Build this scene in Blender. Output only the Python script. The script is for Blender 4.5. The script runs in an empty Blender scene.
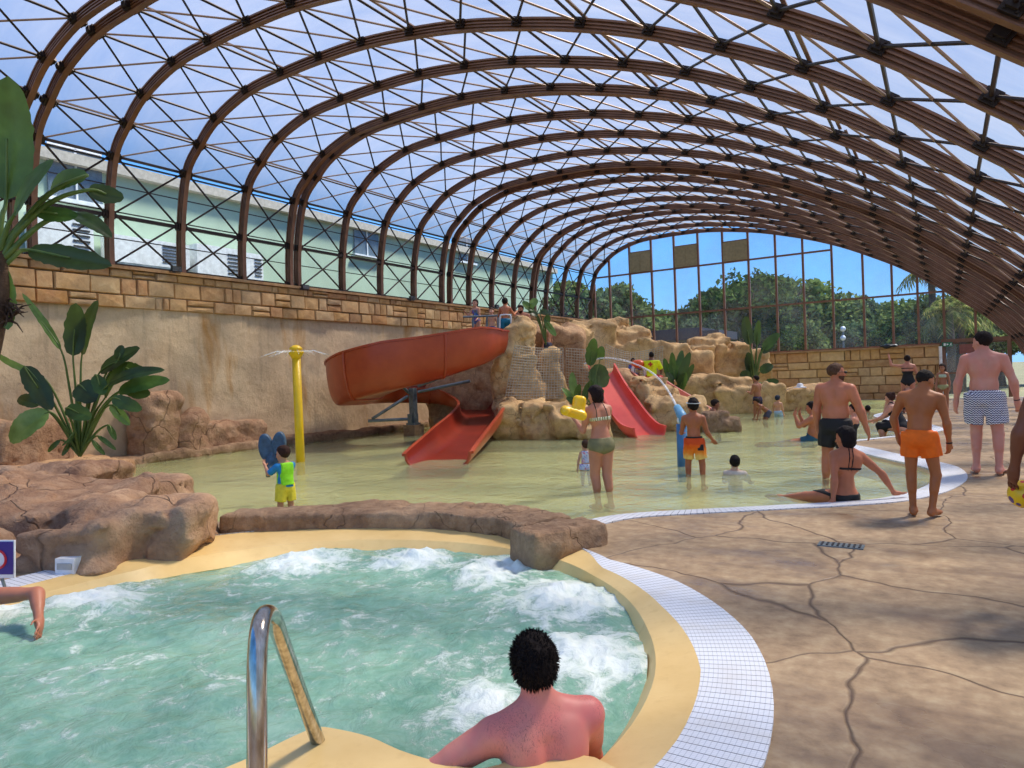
import bpy, math, random
import numpy as np
from mathutils import Vector
from mathutils.geometry import tessellate_polygon
S = bpy.context.scene
COL = S.collection
PI = math.pi
def V(*a): return np.array(a[0] if len(a) == 1 else a, float)
# ---------------------------------------------------------------- camera
F, CX, CY, EYE = 690., 512., 384., 1.48
yaw, roll, pitch = math.radians(32.1), math.radians(2.2), math.radians(-0.5)
FW = V(-math.sin(yaw) * math.cos(pitch), math.cos(yaw) * math.cos(pitch), math.sin(pitch))
RT0 = V(math.cos(yaw), math.sin(yaw), 0); UP0 = np.cross(RT0, FW)
RT = math.cos(roll) * RT0 - math.sin(roll) * UP0
UP = math.sin(roll) * RT0 + math.cos(roll) * UP0
CAM = V(0, 0, EYE)
def ray(x, y): return FW * F + RT * (x - CX) - UP * (y - CY)
def gz(x, y, z=0.): d = ray(x, y); return CAM + d * ((z - EYE) / d[2])
def at(x, y, dep): return CAM + ray(x, y) * (dep / F)
def onX(x, y, X): d = ray(x, y); return CAM + d * (X / d[0])
def onY(x, y, Y): d = ray(x, y); return CAM + d * (Y / d[1])
cd = bpy.data.cameras.new('camera'); cam = bpy.data.objects.new('camera', cd); COL.objects.link(cam)
from mathutils import Matrix
M4 = Matrix(((RT[0], UP[0], -FW[0], 0), (RT[1], UP[1], -FW[1], 0), (RT[2], UP[2], -FW[2], EYE), (0, 0, 0, 1)))
cam.matrix_world = M4
cd.sensor_width = 36; cd.lens = F / 1024 * 36; cd.clip_start = .05; cd.clip_end = 900
S.camera = cam
# ---------------------------------------------------------------- objects
def root_loc(o):
    while o.parent: o = o.parent
    return np.array(o.location)
def tag(o, label=None, cat=None, group=None, kind=None):
    if label: o['label'] = label
    if cat: o['category'] = cat
    if group: o['group'] = group
    if kind: o['kind'] = kind
    return o
def empty(name, loc, label=None, cat=None, group=None, kind=None, rz=0):
    o = bpy.data.objects.new(name, None); COL.objects.link(o); o.location = [float(v) for v in loc]
    o.rotation_euler = (0, 0, rz); o.empty_display_size = .1
    return tag(o, label, cat, group, kind)
def mk(name, v, f, mat, parent=None, smooth=False, origin=None, cols=None, label=None, mats=None, fmi=None):
    """v world coordinates; f list of faces or (n,4) array"""
    v = np.asarray(v, float)
    o0 = root_loc(parent) if parent is not None else (np.array(origin, float) if origin is not None else np.zeros(3))
    me = bpy.data.meshes.new(name)
    vv = v - o0
    if isinstance(f, np.ndarray) and len(f):
        n, k = f.shape
        me.vertices.add(len(vv)); me.vertices.foreach_set('co', vv.ravel())
        me.loops.add(n * k); me.loops.foreach_set('vertex_index', f.ravel().astype(np.int32))
        me.polygons.add(n); me.polygons.foreach_set('loop_start', np.arange(0, n * k, k, dtype=np.int32))
        try: me.polygons.foreach_set('loop_total', np.full(n, k, dtype=np.int32))
        except Exception: pass
        me.update(calc_edges=True); me.validate()
    else:
        me.from_pydata(vv.tolist(), [], [list(map(int, q)) for q in f]); me.update()
    for m in (mats or [mat]): me.materials.append(m)
    if fmi is not None: me.polygons.foreach_set('material_index', np.asarray(fmi, dtype=np.int32))
    if smooth: me.polygons.foreach_set('use_smooth', [True] * len(me.polygons))
    if cols is not None:
        a = me.color_attributes.new('tint', 'FLOAT_COLOR', 'POINT')
        c = np.ones((len(vv), 4)); c[:, :3] = np.asarray(cols).reshape(len(vv), -1)
        a.data.foreach_set('color', c.ravel())
    o = bpy.data.objects.new(name, me); COL.objects.link(o)
    if parent is not None: o.parent = parent
    else: o.location = o0.tolist()
    if label: o['label'] = label
    return o
def copy_tree(o, parent=None):
    c = o.copy(); COL.objects.link(c); c.parent = parent
    for ch in list(o.children): copy_tree(ch, c)
    return c
class MB:
    def __init__(s): s.v = []; s.f = []; s.c = []
    def add(s, v, f, c=None):
        n = len(s.v); s.v += [tuple(map(float, p)) for p in v]; s.f += [tuple(i + n for i in q) for q in f]
        s.c += [c if c is not None else 1.] * len(v)
    def box(s, c, size, R=None, col=None):
        x, y, z = [a / 2 for a in size]
        P = V([(-x, -y, -z), (x, -y, -z), (x, y, -z), (-x, y, -z), (-x, -y, z), (x, -y, z), (x, y, z), (-x, y, z)])
        if R is not None: P = P @ np.asarray(R).T
        s.add(P + V(c), [(0, 3, 2, 1), (4, 5, 6, 7), (0, 1, 5, 4), (1, 2, 6, 5), (2, 3, 7, 6), (3, 0, 4, 7)], col)
    def bar(s, a, b, w, h, up=(0, 0, 1), col=None):
        a, b = V(a), V(b); d = b - a; L = np.linalg.norm(d)
        if L < 1e-6: return
        d /= L; u = V(up)
        if abs(d @ u) > .98: u = V(1, 0, 0)
        r = np.cross(d, u); r /= np.linalg.norm(r); u = np.cross(r, d)
        s.box((a + b) / 2, (w, L, h), np.stack([r, d, u], 1), col)
    def tube(s, pts, r, n=8, cap=True, col=None):
        pts = [V(p) for p in pts]; m = len(pts)
        rs = list(np.interp(np.linspace(0, 1, m), np.linspace(0, 1, len(r)), r)) if hasattr(r, '__len__') else [r] * m
        prev = None; vs = []
        for i, p in enumerate(pts):
            t = pts[min(i + 1, m - 1)] - pts[max(i - 1, 0)]; t = t / (np.linalg.norm(t) + 1e-12)
            if prev is None:
                a = V(0, 0, 1) if abs(t[2]) < .9 else V(1, 0, 0)
                u = np.cross(t, a)
            else: u = prev - t * (prev @ t)
            u /= np.linalg.norm(u) + 1e-12; prev = u; w = np.cross(t, u)
            for k in range(n):
                an = 2 * PI * k / n; vs.append(p + rs[i] * (u * math.cos(an) + w * math.sin(an)))
        fs = [(i * n + k, i * n + (k + 1) % n, (i + 1) * n + (k + 1) % n, (i + 1) * n + k) for i in range(m - 1) for k in range(n)]
        if cap: fs += [tuple(range(n - 1, -1, -1)), tuple((m - 1) * n + k for k in range(n))]
        s.add(vs, fs, col)
    def lathe(s, c, prof, n=20, col=None):
        c = V(c); vs = [c + V(r * math.cos(2 * PI * k / n), r * math.sin(2 * PI * k / n), z) for r, z in prof for k in range(n)]
        m = len(prof)
        fs = [(i * n + k, i * n + (k + 1) % n, (i + 1) * n + (k + 1) % n, (i + 1) * n + k) for i in range(m - 1) for k in range(n)]
        fs += [tuple(range(n - 1, -1, -1)), tuple((m - 1) * n + k for k in range(n))]
        s.add(vs, fs, col)
    def ball(s, c, r, n=12, sc=(1, 1, 1), col=None):
        pr = [(max(1e-4, r * math.sin(PI * i / n)), -r * math.cos(PI * i / n)) for i in range(n + 1)]
        k = len(s.v); s.lathe((0, 0, 0), pr, n * 2 if n < 10 else 20, col)
        for i in range(k, len(s.v)): s.v[i] = tuple(V(s.v[i]) * V(sc) + V(c))
    def build(s, name, mat, parent=None, smooth=False, origin=None, col=False, label=None):
        return mk(name, s.v, s.f, mat, parent, smooth, origin, cols=(np.repeat(np.array(s.c)[:, None], 3, 1) if col and np.ndim(s.c[0]) == 0 else (np.array(s.c) if col else None)), label=label)
def catmull(P, k=6, closed=False):
    P = [V(p) for p in P]; n = len(P); out = []
    for i in range(n if closed else n - 1):
        if closed: a, b, c, d = P[(i - 1) % n], P[i], P[(i + 1) % n], P[(i + 2) % n]
        else: a, b, c, d = P[max(i - 1, 0)], P[i], P[i + 1], P[min(i + 2, n - 1)]
        for j in range(k):
            t = j / k
            out.append(.5 * ((2 * b) + (-a + c) * t + (2 * a - 5 * b + 4 * c - d) * t * t + (-a + 3 * b - 3 * c + d) * t ** 3))
    if not closed: out.append(P[-1])
    return np.array(out)
# ---------------------------------------------------------------- noise / sdf / surface nets
_rs = np.random.RandomState(7)
_perm = _rs.rand(64, 64, 64)
def vnoise(P, s=1., off=0.):
    Q = P * s + off + 17.3; I = np.floor(Q).astype(int); t = Q - I; t = t * t * (3 - 2 * t)
    r = 0
    for dx in (0, 1):
        wx = t[:, 0] if dx else 1 - t[:, 0]
        for dy in (0, 1):
            wy = t[:, 1] if dy else 1 - t[:, 1]
            for dz in (0, 1):
                wz = t[:, 2] if dz else 1 - t[:, 2]
                r = r + wx * wy * wz * _perm[(I[:, 0] + dx) & 63, (I[:, 1] + dy) & 63, (I[:, 2] + dz) & 63]
    return r * 2 - 1
def fbm(P, s=1., o=3, off=0.):
    r = 0; a = 1
    for i in range(o): r = r + a * vnoise(P, s * 2 ** i, off + 31.7 * i); a *= .5
    return r
def smin(a, b, k):
    h = np.maximum(k - np.abs(a - b), 0) / k
    return np.minimum(a, b) - h * h * k * .25
def smax(a, b, k): return -smin(-a, -b, k)
def d_cone(P, a, b, r1, r2):
    a, b = V(a), V(b); ab = b - a; t = np.clip(((P - a) @ ab) / (ab @ ab + 1e-12), 0, 1)
    return np.linalg.norm(P - a - t[:, None] * ab, axis=1) - (r1 + (r2 - r1) * t)
def d_ell(P, c, r, R=None):
    q = P - V(c)
    if R is not None: q = q @ R
    r = V(r); k0 = np.linalg.norm(q / r, axis=1); k1 = np.linalg.norm(q / (r * r), axis=1)
    return k0 * (k0 - 1) / (k1 + 1e-9)
def d_box(P, c, hs, R=None, r=.05):
    q = P - V(c)
    if R is not None: q = q @ R
    q = np.abs(q) - (V(hs) - r)
    return np.linalg.norm(np.maximum(q, 0), axis=1) + np.minimum(q.max(1), 0) - r
def snet(f, lo, hi, h, B=10, marg=0.):
    lo, hi = V(lo), V(hi)
    nb = np.maximum(1, np.ceil((hi - lo) / (h * B)).astype(int))
    n = nb * B
    bi = np.stack(np.meshgrid(*[np.arange(k) for k in nb], indexing='ij'), -1).reshape(-1, 3)
    cen = lo + (bi * B + (B - 1) / 2) * h
    dc = f(cen)
    act = np.abs(dc) < h * B * .87 * 1.35 + marg
    D = np.repeat(np.repeat(np.repeat(np.where(dc < 0, -1., 1.).reshape(nb), B, 0), B, 1), B, 2)
    loc = np.stack(np.meshgrid(*[np.arange(B)] * 3, indexing='ij'), -1).reshape(-1, 3)
    A = bi[act]
    for i in range(0, len(A), 160):
        G = (A[i:i + 160, None, :] * B + loc[None]).reshape(-1, 3)
        D[G[:, 0], G[:, 1], G[:, 2]] = f(lo + G * h)
    D[0] = D[-1] = 1; D[:, 0] = D[:, -1] = 1; D[:, :, 0] = D[:, :, -1] = 1
    ins = D < 0
    c = np.zeros([k - 1 for k in n], np.int8)
    for dx in (0, 1):
        for dy in (0, 1):
            for dz in (0, 1): c += ins[dx:n[0] - 1 + dx, dy:n[1] - 1 + dy, dz:n[2] - 1 + dz]
    cells = np.argwhere((c > 0) & (c < 8))
    if not len(cells): return np.zeros((0, 3)), np.zeros((0, 4), int)
    acc = np.zeros((len(cells), 3)); cnt = np.zeros(len(cells))
    cor = [(x, y, z) for x in (0, 1) for y in (0, 1) for z in (0, 1)]
    dv = {k: D[cells[:, 0] + k[0], cells[:, 1] + k[1], cells[:, 2] + k[2]] for k in cor}
    for a in cor:
        for ax in range(3):
            if a[ax]: continue
            b = tuple(1 if j == ax else a[j] for j in range(3))
            da, db = dv[a], dv[b]; m = (da < 0) != (db < 0)
            t = np.where(m, da / np.where(m, da - db, 1), 0)
            p = np.tile(np.array(a, float), (len(cells), 1)); p[:, ax] = t
            acc[m] += p[m]; cnt += m
    vert = lo + (cells + acc / cnt[:, None]) * h
    idx = -np.ones(c.shape, int); idx[cells[:, 0], cells[:, 1], cells[:, 2]] = np.arange(len(cells))
    fs = []
    for ax in range(3):
        s0 = [slice(None)] * 3; s1 = [slice(None)] * 3; s0[ax] = slice(0, -1); s1[ax] = slice(1, None)
        a, b = ins[tuple(s0)], ins[tuple(s1)]
        e = np.argwhere(a != b)
        u, w = [(1, 2), (2, 0), (0, 1)][ax]
        e = e[(e[:, u] > 0) & (e[:, w] > 0) & (e[:, u] < n[u] - 1) & (e[:, w] < n[w] - 1)]
        fl = a[e[:, 0], e[:, 1], e[:, 2]]
        def g(du, dw):
            q = e.copy(); q[:, u] -= du; q[:, w] -= dw; return idx[q[:, 0], q[:, 1], q[:, 2]]
        q = np.stack([g(1, 1), g(0, 1), g(0, 0), g(1, 0)], 1)
        q[~fl] = q[~fl][:, ::-1]; fs.append(q)
    fs = np.concatenate(fs)
    fs = fs[(fs >= 0).all(1)]
    return vert, fs
def relax(v, f, it=1, k=.5):
    n = len(v)
    e = np.concatenate([f[:, [i, (i + 1) % 4]] for i in range(4)])
    for _ in range(it):
        acc = np.zeros_like(v); c = np.zeros(n)
        for j in range(3):
            acc[:, j] = np.bincount(e[:, 0], v[e[:, 1], j], n) + np.bincount(e[:, 1], v[e[:, 0], j], n)
        c = np.bincount(e[:, 0], minlength=n) + np.bincount(e[:, 1], minlength=n)
        v = v * (1 - k) + k * acc / np.maximum(c, 1)[:, None]
    return v
# ---------------------------------------------------------------- materials
def srgb(r, g, b):
    return tuple(((c / 255 / 12.92) if c / 255 <= .04045 else ((c / 255 + .055) / 1.055) ** 2.4) for c in (r, g, b)) + (1,)
class Mat:
    def __init__(s, name):
        s.m = bpy.data.materials.new(name); s.m.use_nodes = True; s.t = s.m.node_tree; s.n = s.t.nodes; s.n.clear()
        s.out = s.n.new('ShaderNodeOutputMaterial')
    def N(s, typ, ins=None, **kw):
        n = s.n.new('ShaderNode' + typ)
        for k, v in kw.items(): setattr(n, k, v)
        for k, v in (ins or {}).items():
            sock = n.inputs[k]
            if isinstance(v, bpy.types.NodeSocket): s.t.links.new(v, sock)
            else: sock.default_value = v
        return n
    def L(s, a, b): s.t.links.new(a, b)
    def pos(s): return s.N('NewGeometry').outputs['Position']
    def obj(s): return s.N('TexCoord').outputs['Object']
    def mapv(s, v, sc=(1, 1, 1), loc=(0, 0, 0), rot=(0, 0, 0)):
        return s.N('Mapping', {'Vector': v, 'Scale': sc, 'Location': loc, 'Rotation': rot}).outputs[0]
    def noise(s, v, sc, det=4, rough=.55, dist=0):
        return s.N('TexNoise', {'Vector': v, 'Scale': sc, 'Detail': det, 'Roughness': rough, 'Distortion': dist}).outputs[0]
    def ramp(s, fac, stops, interp='LINEAR'):
        r = s.N('ValToRGB', {'Fac': fac}); r.color_ramp.interpolation = interp
        while len(r.color_ramp.elements) < len(stops): r.color_ramp.elements.new(.5)
        for e, (p, c) in zip(r.color_ramp.elements, stops):
            e.position = p; e.color = c if hasattr(c, '__len__') else (c, c, c, 1)
        return r.outputs[0]
    def mix(s, fac, a, b, mode='MIX'):
        n = s.N('Mix', data_type='RGBA', blend_type=mode)
        for i, v in ((0, fac), (6, a), (7, b)):
            if isinstance(v, bpy.types.NodeSocket): s.t.links.new(v, n.inputs[i])
            else: n.inputs[i].default_value = v
        return n.outputs[2]
    def math(s, op, a, b=0., c=0.):
        n = s.N('Math', operation=op)
        for i, v in enumerate((a, b, c)):
            if isinstance(v, bpy.types.NodeSocket): s.t.links.new(v, n.inputs[i])
            else: n.inputs[i].default_value = v
        return n.outputs[0]
    def bump(s, h, st=.3, dist=.02, n=None):
        b = s.N('Bump', {'Height': h, 'Strength': st, 'Distance': dist})
        if n is not None: s.L(n, b.inputs['Normal'])
        return b.outputs[0]
    def bsdf(s, col, rough=.5, metal=0., normal=None, spec=.5, **kw):
        b = s.N('BsdfPrincipled', {'Base Color': col, 'Roughness': rough, 'Metallic': metal, 'Specular IOR Level': spec})
        if normal is not None: s.L(normal, b.inputs['Normal'])
        for k, v in kw.items():
            k = k.replace('_', ' ')
            if isinstance(v, bpy.types.NodeSocket): s.L(v, b.inputs[k])
            else: b.inputs[k].default_value = v
        return b
    def fin(s, sh):
        s.L(sh.outputs[0] if hasattr(sh, 'outputs') else sh, s.out.inputs[0]); return s.m
def plain(name, rgb, rough=.5, metal=0., nz=.12, nsc=8., bump=0., spec=.5):
    """colour with slight procedural variation"""
    m = Mat(name); c = srgb(*rgb); p = m.obj()
    n = m.noise(p, nsc, 4)
    dk = tuple(v * (1 - nz * 1.6) for v in c[:3]) + (1,); lt = tuple(min(1, v * (1 + nz)) for v in c[:3]) + (1,)
    col = m.ramp(n, [(.3, dk), (.7, lt)])
    nr = m.bump(n, bump, .02) if bump else None
    return m.fin(m.bsdf(col, rough, metal, nr, spec))
# ================================================================ MATERIALS
def m_deck():
    m = Mat('stamped_concrete'); p = m.pos()
    w = m.N('TexNoise', {'Vector': p, 'Scale': 1.1, 'Detail': 3})
    pv = m.N('VectorMath', {0: p, 1: m.N('VectorMath', {0: w.outputs['Color'], 'Scale': .55}, operation='SCALE').outputs[0]}, operation='ADD').outputs[0]
    pv = m.mapv(pv, (1, 1, 0))
    vor = m.N('TexVoronoi', {'Vector': pv, 'Scale': .72, 'Randomness': .9}, feature='DISTANCE_TO_EDGE').outputs['Distance']
    crack = m.ramp(vor, [(.0, 0.), (.004, .35), (.009, 1.)])
    cell = m.N('TexVoronoi', {'Vector': pv, 'Scale': .72, 'Randomness': .9}, feature='F1').outputs['Color']
    n1 = m.noise(m.mapv(p, (1, 1, 1)), .8, 6, .6); n2 = m.noise(p, 9, 8, .65)
    base = m.ramp(n1, [(.3, srgb(122, 102, 78)), (.5, srgb(158, 133, 102)), (.72, srgb(188, 164, 128))])
    base = m.mix(.55, base, m.ramp(n2, [(.3, srgb(106, 86, 64)), (.5, srgb(162, 136, 104)), (.7, srgb(196, 176, 140))]))
    base = m.mix(.5, base, m.ramp(m.N('SeparateXYZ', {0: cell}).outputs[0], [(0., .42), (1., .58)]), 'SOFT_LIGHT')
    wet = m.ramp(m.noise(m.mapv(p, (.5, 1, 1), (3, 1, 0)), 1.1, 5, .6), [(.52, 0.), (.66, 1.)])
    base = m.mix(m.math('MULTIPLY', wet, .45), base, srgb(96, 78, 66))
    edge = m.mix(crack, srgb(96, 76, 58), base)
    ro = m.math('SUBTRACT', .62, m.math('MULTIPLY', wet, .38))
    h = m.math('ADD', m.math('MULTIPLY', crack, 1.), m.math('ADD', m.math('MULTIPLY', n2, .35), m.math('MULTIPLY', m.noise(p, 38, 4), .1)))
    return m.fin(m.bsdf(edge, ro, 0, m.bump(h, .5, .02), .4))
def rocky(name, dark, mid, light, sc=1., bmp=.6, crack=True, rough=.8):
    m = Mat(name); p = m.pos()
    n1 = m.noise(p, .9 * sc, 6, .62); n2 = m.noise(p, 5 * sc, 8, .68); n3 = m.noise(p, 28 * sc, 6, .7)
    base = m.ramp(n1, [(.32, srgb(*dark)), (.5, srgb(*mid)), (.68, srgb(*light))])
    base = m.mix(.5, base, m.ramp(n2, [(.33, srgb(*dark)), (.5, srgb(*mid)), (.66, srgb(*light))]))
    base = m.mix(m.ramp(n3, [(.55, 0.), (.75, .35)]), base, srgb(*[int(c * .5) for c in dark]))
    h = m.math('ADD', n2, m.math('MULTIPLY', n3, .35))
    if crack:
        w = m.N('TexNoise', {'Vector': p, 'Scale': 1.6 * sc, 'Detail': 3})
        pv = m.N('VectorMath', {0: p, 1: m.N('VectorMath', {0: w.outputs['Color'], 'Scale': .8}, operation='SCALE').outputs[0]}, operation='ADD').outputs[0]
        vd = m.N('TexVoronoi', {'Vector': pv, 'Scale': .8 * sc}, feature='DISTANCE_TO_EDGE').outputs['Distance']
        ck = m.ramp(vd, [(0., .5), (.009, 1.)])
        base = m.mix(ck, srgb(*[int(c * .6) for c in dark]), base)
        h = m.math('ADD', h, m.math('MULTIPLY', ck, .6))
    return m.fin(m.bsdf(base, rough, 0, m.bump(h, bmp, .08), .3))
def m_render_wall():
    m = Mat('stained_render'); p = m.pos()
    n1 = m.noise(p, .45, 5, .6); n2 = m.noise(p, 6, 8, .7)
    base = m.ramp(n1, [(.3, srgb(190, 164, 132)), (.5, srgb(212, 186, 150)), (.72, srgb(228, 206, 168))])
    base = m.mix(.35, base, m.ramp(n2, [(.3, srgb(160, 134, 106)), (.7, srgb(216, 192, 158))]))
    st = m.noise(m.mapv(p, (1, .9, .16)), 1.6, 4, .6, .3)
    base = m.mix(m.ramp(st, [(.56, 0.), (.7, .75)]), base, srgb(176, 124, 52))
    st2 = m.noise(m.mapv(p, (1, 1.6, .12), (5, 3, 0)), 2.1, 5, .6, .3)
    base = m.mix(m.ramp(st2, [(.58, 0.), (.75, .5)]), base, srgb(138, 118, 98))
    st3 = m.noise(p, 3.2, 5, .7)
    base = m.mix(m.ramp(st3, [(.64, 0.), (.7, .55)]), base, srgb(132, 112, 96))
    return m.fin(m.bsdf(base, .85, 0, m.bump(m.math('ADD', n2, n1), .55, .05), .25))
def m_ashlar(name, k=1.0):
    m = Mat(name); p = m.pos()
    t = m.N('Attribute', attribute_name='tint').outputs['Fac']
    base = m.ramp(t, [(0., srgb(148, 112, 82)), (.25, srgb(196, 152, 96)), (.45, srgb(206, 170, 124)), (.62, srgb(184, 128, 84)), (.8, srgb(222, 190, 140)), (1., srgb(176, 150, 120))])
    n2 = m.noise(p, 5, 8, .7); n1 = m.noise(p, .8, 4)
    base = m.mix(.45, base, m.ramp(n2, [(.3, srgb(140, 104, 78)), (.5, srgb(194, 156, 112)), (.7, srgb(224, 196, 152))]))
    base = m.mix(m.ramp(n1, [(.55, 0.), (.7, .4)]), base, srgb(208, 150, 62))
    return m.fin(m.bsdf(base, .85, 0, m.bump(n2, .7, .03), .25))
def m_metal_brown():
    m = Mat('bronze_anodised_frame'); p = m.pos()
    n = m.noise(p, 3, 3)
    col = m.ramp(n, [(.3, srgb(112, 78, 60)), (.7, srgb(138, 98, 76))])
    return m.fin(m.bsdf(col, .42, .2, None, .5))
def m_roof():
    m = Mat('roof_polycarbonate'); p = m.pos()
    n = m.noise(m.mapv(p, (.3, 1, .3)), 1.1, 4, .6)
    tr = m.N('BsdfTransparent', {'Color': m.ramp(n, [(.3, (.54, .50, .475, 1)), (.7, (.68, .63, .59, 1))])})
    tl = m.N('BsdfTranslucent', {'Color': (.86, .84, .84, 1)})
    df = m.N('BsdfDiffuse', {'Color': (.6, .6, .62, 1)})
    a = m.N('MixShader', {0: .35}); m.L(tl.outputs[0], a.inputs[1]); m.L(df.outputs[0], a.inputs[2])
    b = m.N('MixShader', {0: m.ramp(n, [(.3, .36), (.7, .22)])}); m.L(tr.outputs[0], b.inputs[1]); m.L(a.outputs[0], b.inputs[2])
    g = m.N('BsdfGlossy', {'Color': (.9, .9, .9, 1), 'Roughness': .12})
    fr = m.N('Fresnel', {'IOR': 1.35}); c = m.N('MixShader', {0: m.math('MULTIPLY', fr.outputs[0], .5)})
    m.L(b.outputs[0], c.inputs[1]); m.L(g.outputs[0], c.inputs[2])
    return m.fin(c)
def m_glass(name='clear_glazing', tint=(.86, .91, .94, 1), dirt=.12):
    m = Mat(name); p = m.pos()
    tr = m.N('BsdfTransparent', {'Color': tint})
    df = m.N('BsdfDiffuse', {'Color': (.7, .72, .74, 1)})
    b = m.N('MixShader', {0: m.ramp(m.noise(p, .7, 4), [(.35, dirt * .4), (.7, dirt * 1.8)])}); m.L(tr.outputs[0], b.inputs[1]); m.L(df.outputs[0], b.inputs[2])
    g = m.N('BsdfGlossy', {'Color': (1, 1, 1, 1), 'Roughness': .02})
    fr = m.N('Fresnel', {'IOR': 1.3}); c = m.N('MixShader', {0: m.math('MULTIPLY', fr.outputs[0], .45)})
    m.L(b.outputs[0], c.inputs[1]); m.L(g.outputs[0], c.inputs[2])
    return m.fin(c)
def m_lagoon():
    m = Mat('lagoon_water'); p = m.pos()
    w1 = m.noise(m.mapv(p, (1, 1, 1)), 2.6, 4, .55, .6); w2 = m.noise(p, 9, 3, .6, .4)
    nr = m.bump(m.math('ADD', w1, m.math('MULTIPLY', w2, .3)), .5, .06)
    tr = m.N('BsdfTransparent', {'Color': (.88, .92, .80, 1)})
    df = m.N('BsdfDiffuse', {'Color': srgb(200, 208, 158)}); 
    a = m.N('MixShader', {0: .42}); m.L(tr.outputs[0], a.inputs[1]); m.L(df.outputs[0], a.inputs[2])
    g = m.N('BsdfGlossy', {'Color': (1, 1, 1, 1), 'Roughness': .06, 'Normal': nr})
    fr = m.N('Fresnel', {'IOR': 1.33, 'Normal': nr})
    c = m.N('MixShader', {0: m.math('MULTIPLY', fr.outputs[0], .85)}); m.L(a.outputs[0], c.inputs[1]); m.L(g.outputs[0], c.inputs[2])
    return m.fin(c)
SPA_C = (-3.65, 2.65)
JETS = [(-5.65, 2.75, .65), (-5.0, 4.25, .6), (-4.1, 4.75, .55), (-3.2, 4.75, .6), (-2.3, 4.3, .75), (-1.75, 3.5, .6), (-1.95, 2.75, .35), (-5.9, 2.2, .5)]
def m_spa():
    m = Mat('bubbling_spa_water'); p = m.pos()
    a = m.noise(p, 1.6, 3, .5, .6); 
    f1 = m.noise(m.mapv(p, (1, 1, 1)), 3.4, 8, .68, 1.3); f2 = m.noise(p, 11, 6, .7, .8)
    foam = m.math('ADD', m.math('MULTIPLY', f1, .65), m.math('MULTIPLY', f2, .35))
    att = m.N('Attribute', attribute_name='tint').outputs['Fac']
    thr = m.math('ADD', foam, m.math('MULTIPLY', att, .27))
    fm = m.ramp(thr, [(.545, 0.), (.585, .3), (.68, .75), (.85, 1.)])
    body = m.ramp(a, [(.3, srgb(100, 148, 126)), (.6, srgb(128, 172, 148)), (.75, srgb(150, 188, 164))])
    veil = m.ramp(thr, [(.45, 0.), (.62, .5)])
    col = m.mix(veil, body, srgb(176, 206, 188))
    col = m.mix(fm, col, srgb(232, 240, 236))
    h = m.math('ADD', m.noise(p, 6, 5, .6, .8), m.math('MULTIPLY', fm, .5))
    nr = m.bump(h, .55, .05)
    return m.fin(m.bsdf(col, m.math('ADD', .08, m.math('MULTIPLY', fm, .5)), 0, nr, .5, IOR=1.33))
def m_grate(name, cx, cy):
    m = Mat(name); p = m.pos()
    c = m.N('VectorMath', {0: p, 1: (cx, cy, 0)}, operation='SUBTRACT').outputs[0]
    sx = m.N('SeparateXYZ', {0: c})
    ang = m.math('ARCTAN2', sx.outputs[1], sx.outputs[0]); 
    rad = m.math('SQRT', m.math('ADD', m.math('MULTIPLY', sx.outputs[0], sx.outputs[0]), m.math('MULTIPLY', sx.outputs[1], sx.outputs[1])))
    fa = m.math('FRACT', m.math('MULTIPLY', ang, 52.)); fb = m.math('FRACT', m.math('MULTIPLY', rad, 46.)); fc = m.math('FRACT', m.math('MULTIPLY', ang, 208.))
    la = m.math('LESS_THAN', fa, .085); lb = m.math('LESS_THAN', fb, .16); lc = m.math('LESS_THAN', fc, .2)
    base = m.mix(m.math('MAXIMUM', m.math('MULTIPLY', lb, .45), m.math('MULTIPLY', lc, .3)), srgb(226, 230, 236), srgb(150, 160, 172))
    base = m.mix(la, base, srgb(70, 78, 88))
    dirt = m.noise(p, 4, 5)
    base = m.mix(m.ramp(dirt, [(.5, 0.), (.8, .4)]), base, srgb(190, 180, 160))
    return m.fin(m.bsdf(base, .45, 0, m.bump(m.math('SUBTRACT', 1., m.math('MAXIMUM', la, lb)), .4, .01)))
def m_yellow():
    m = Mat('yellow_gelcoat'); p = m.pos(); n = m.noise(p, 1.6, 5, .6); n2 = m.noise(p, 14, 5, .6)
    c = m.ramp(n, [(.3, srgb(222, 186, 118)), (.7, srgb(240, 208, 142))])
    c = m.mix(m.ramp(n2, [(.55, 0.), (.8, .35)]), c, srgb(200, 160, 96))
    return m.fin(m.bsdf(c, .4, 0, m.bump(n2, .12, .01), .4))
def m_poolfloor():
    m = Mat('pool_floor_paint'); p = m.pos(); n = m.noise(p, .6, 5, .6); n2 = m.noise(p, 5, 5, .6)
    c = m.ramp(n, [(.3, srgb(214, 214, 160)), (.7, srgb(238, 228, 168))])
    c = m.mix(m.ramp(n2, [(.5, 0.), (.8, .4)]), c, srgb(206, 186, 116))
    return m.fin(m.bsdf(c, .6))
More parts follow.
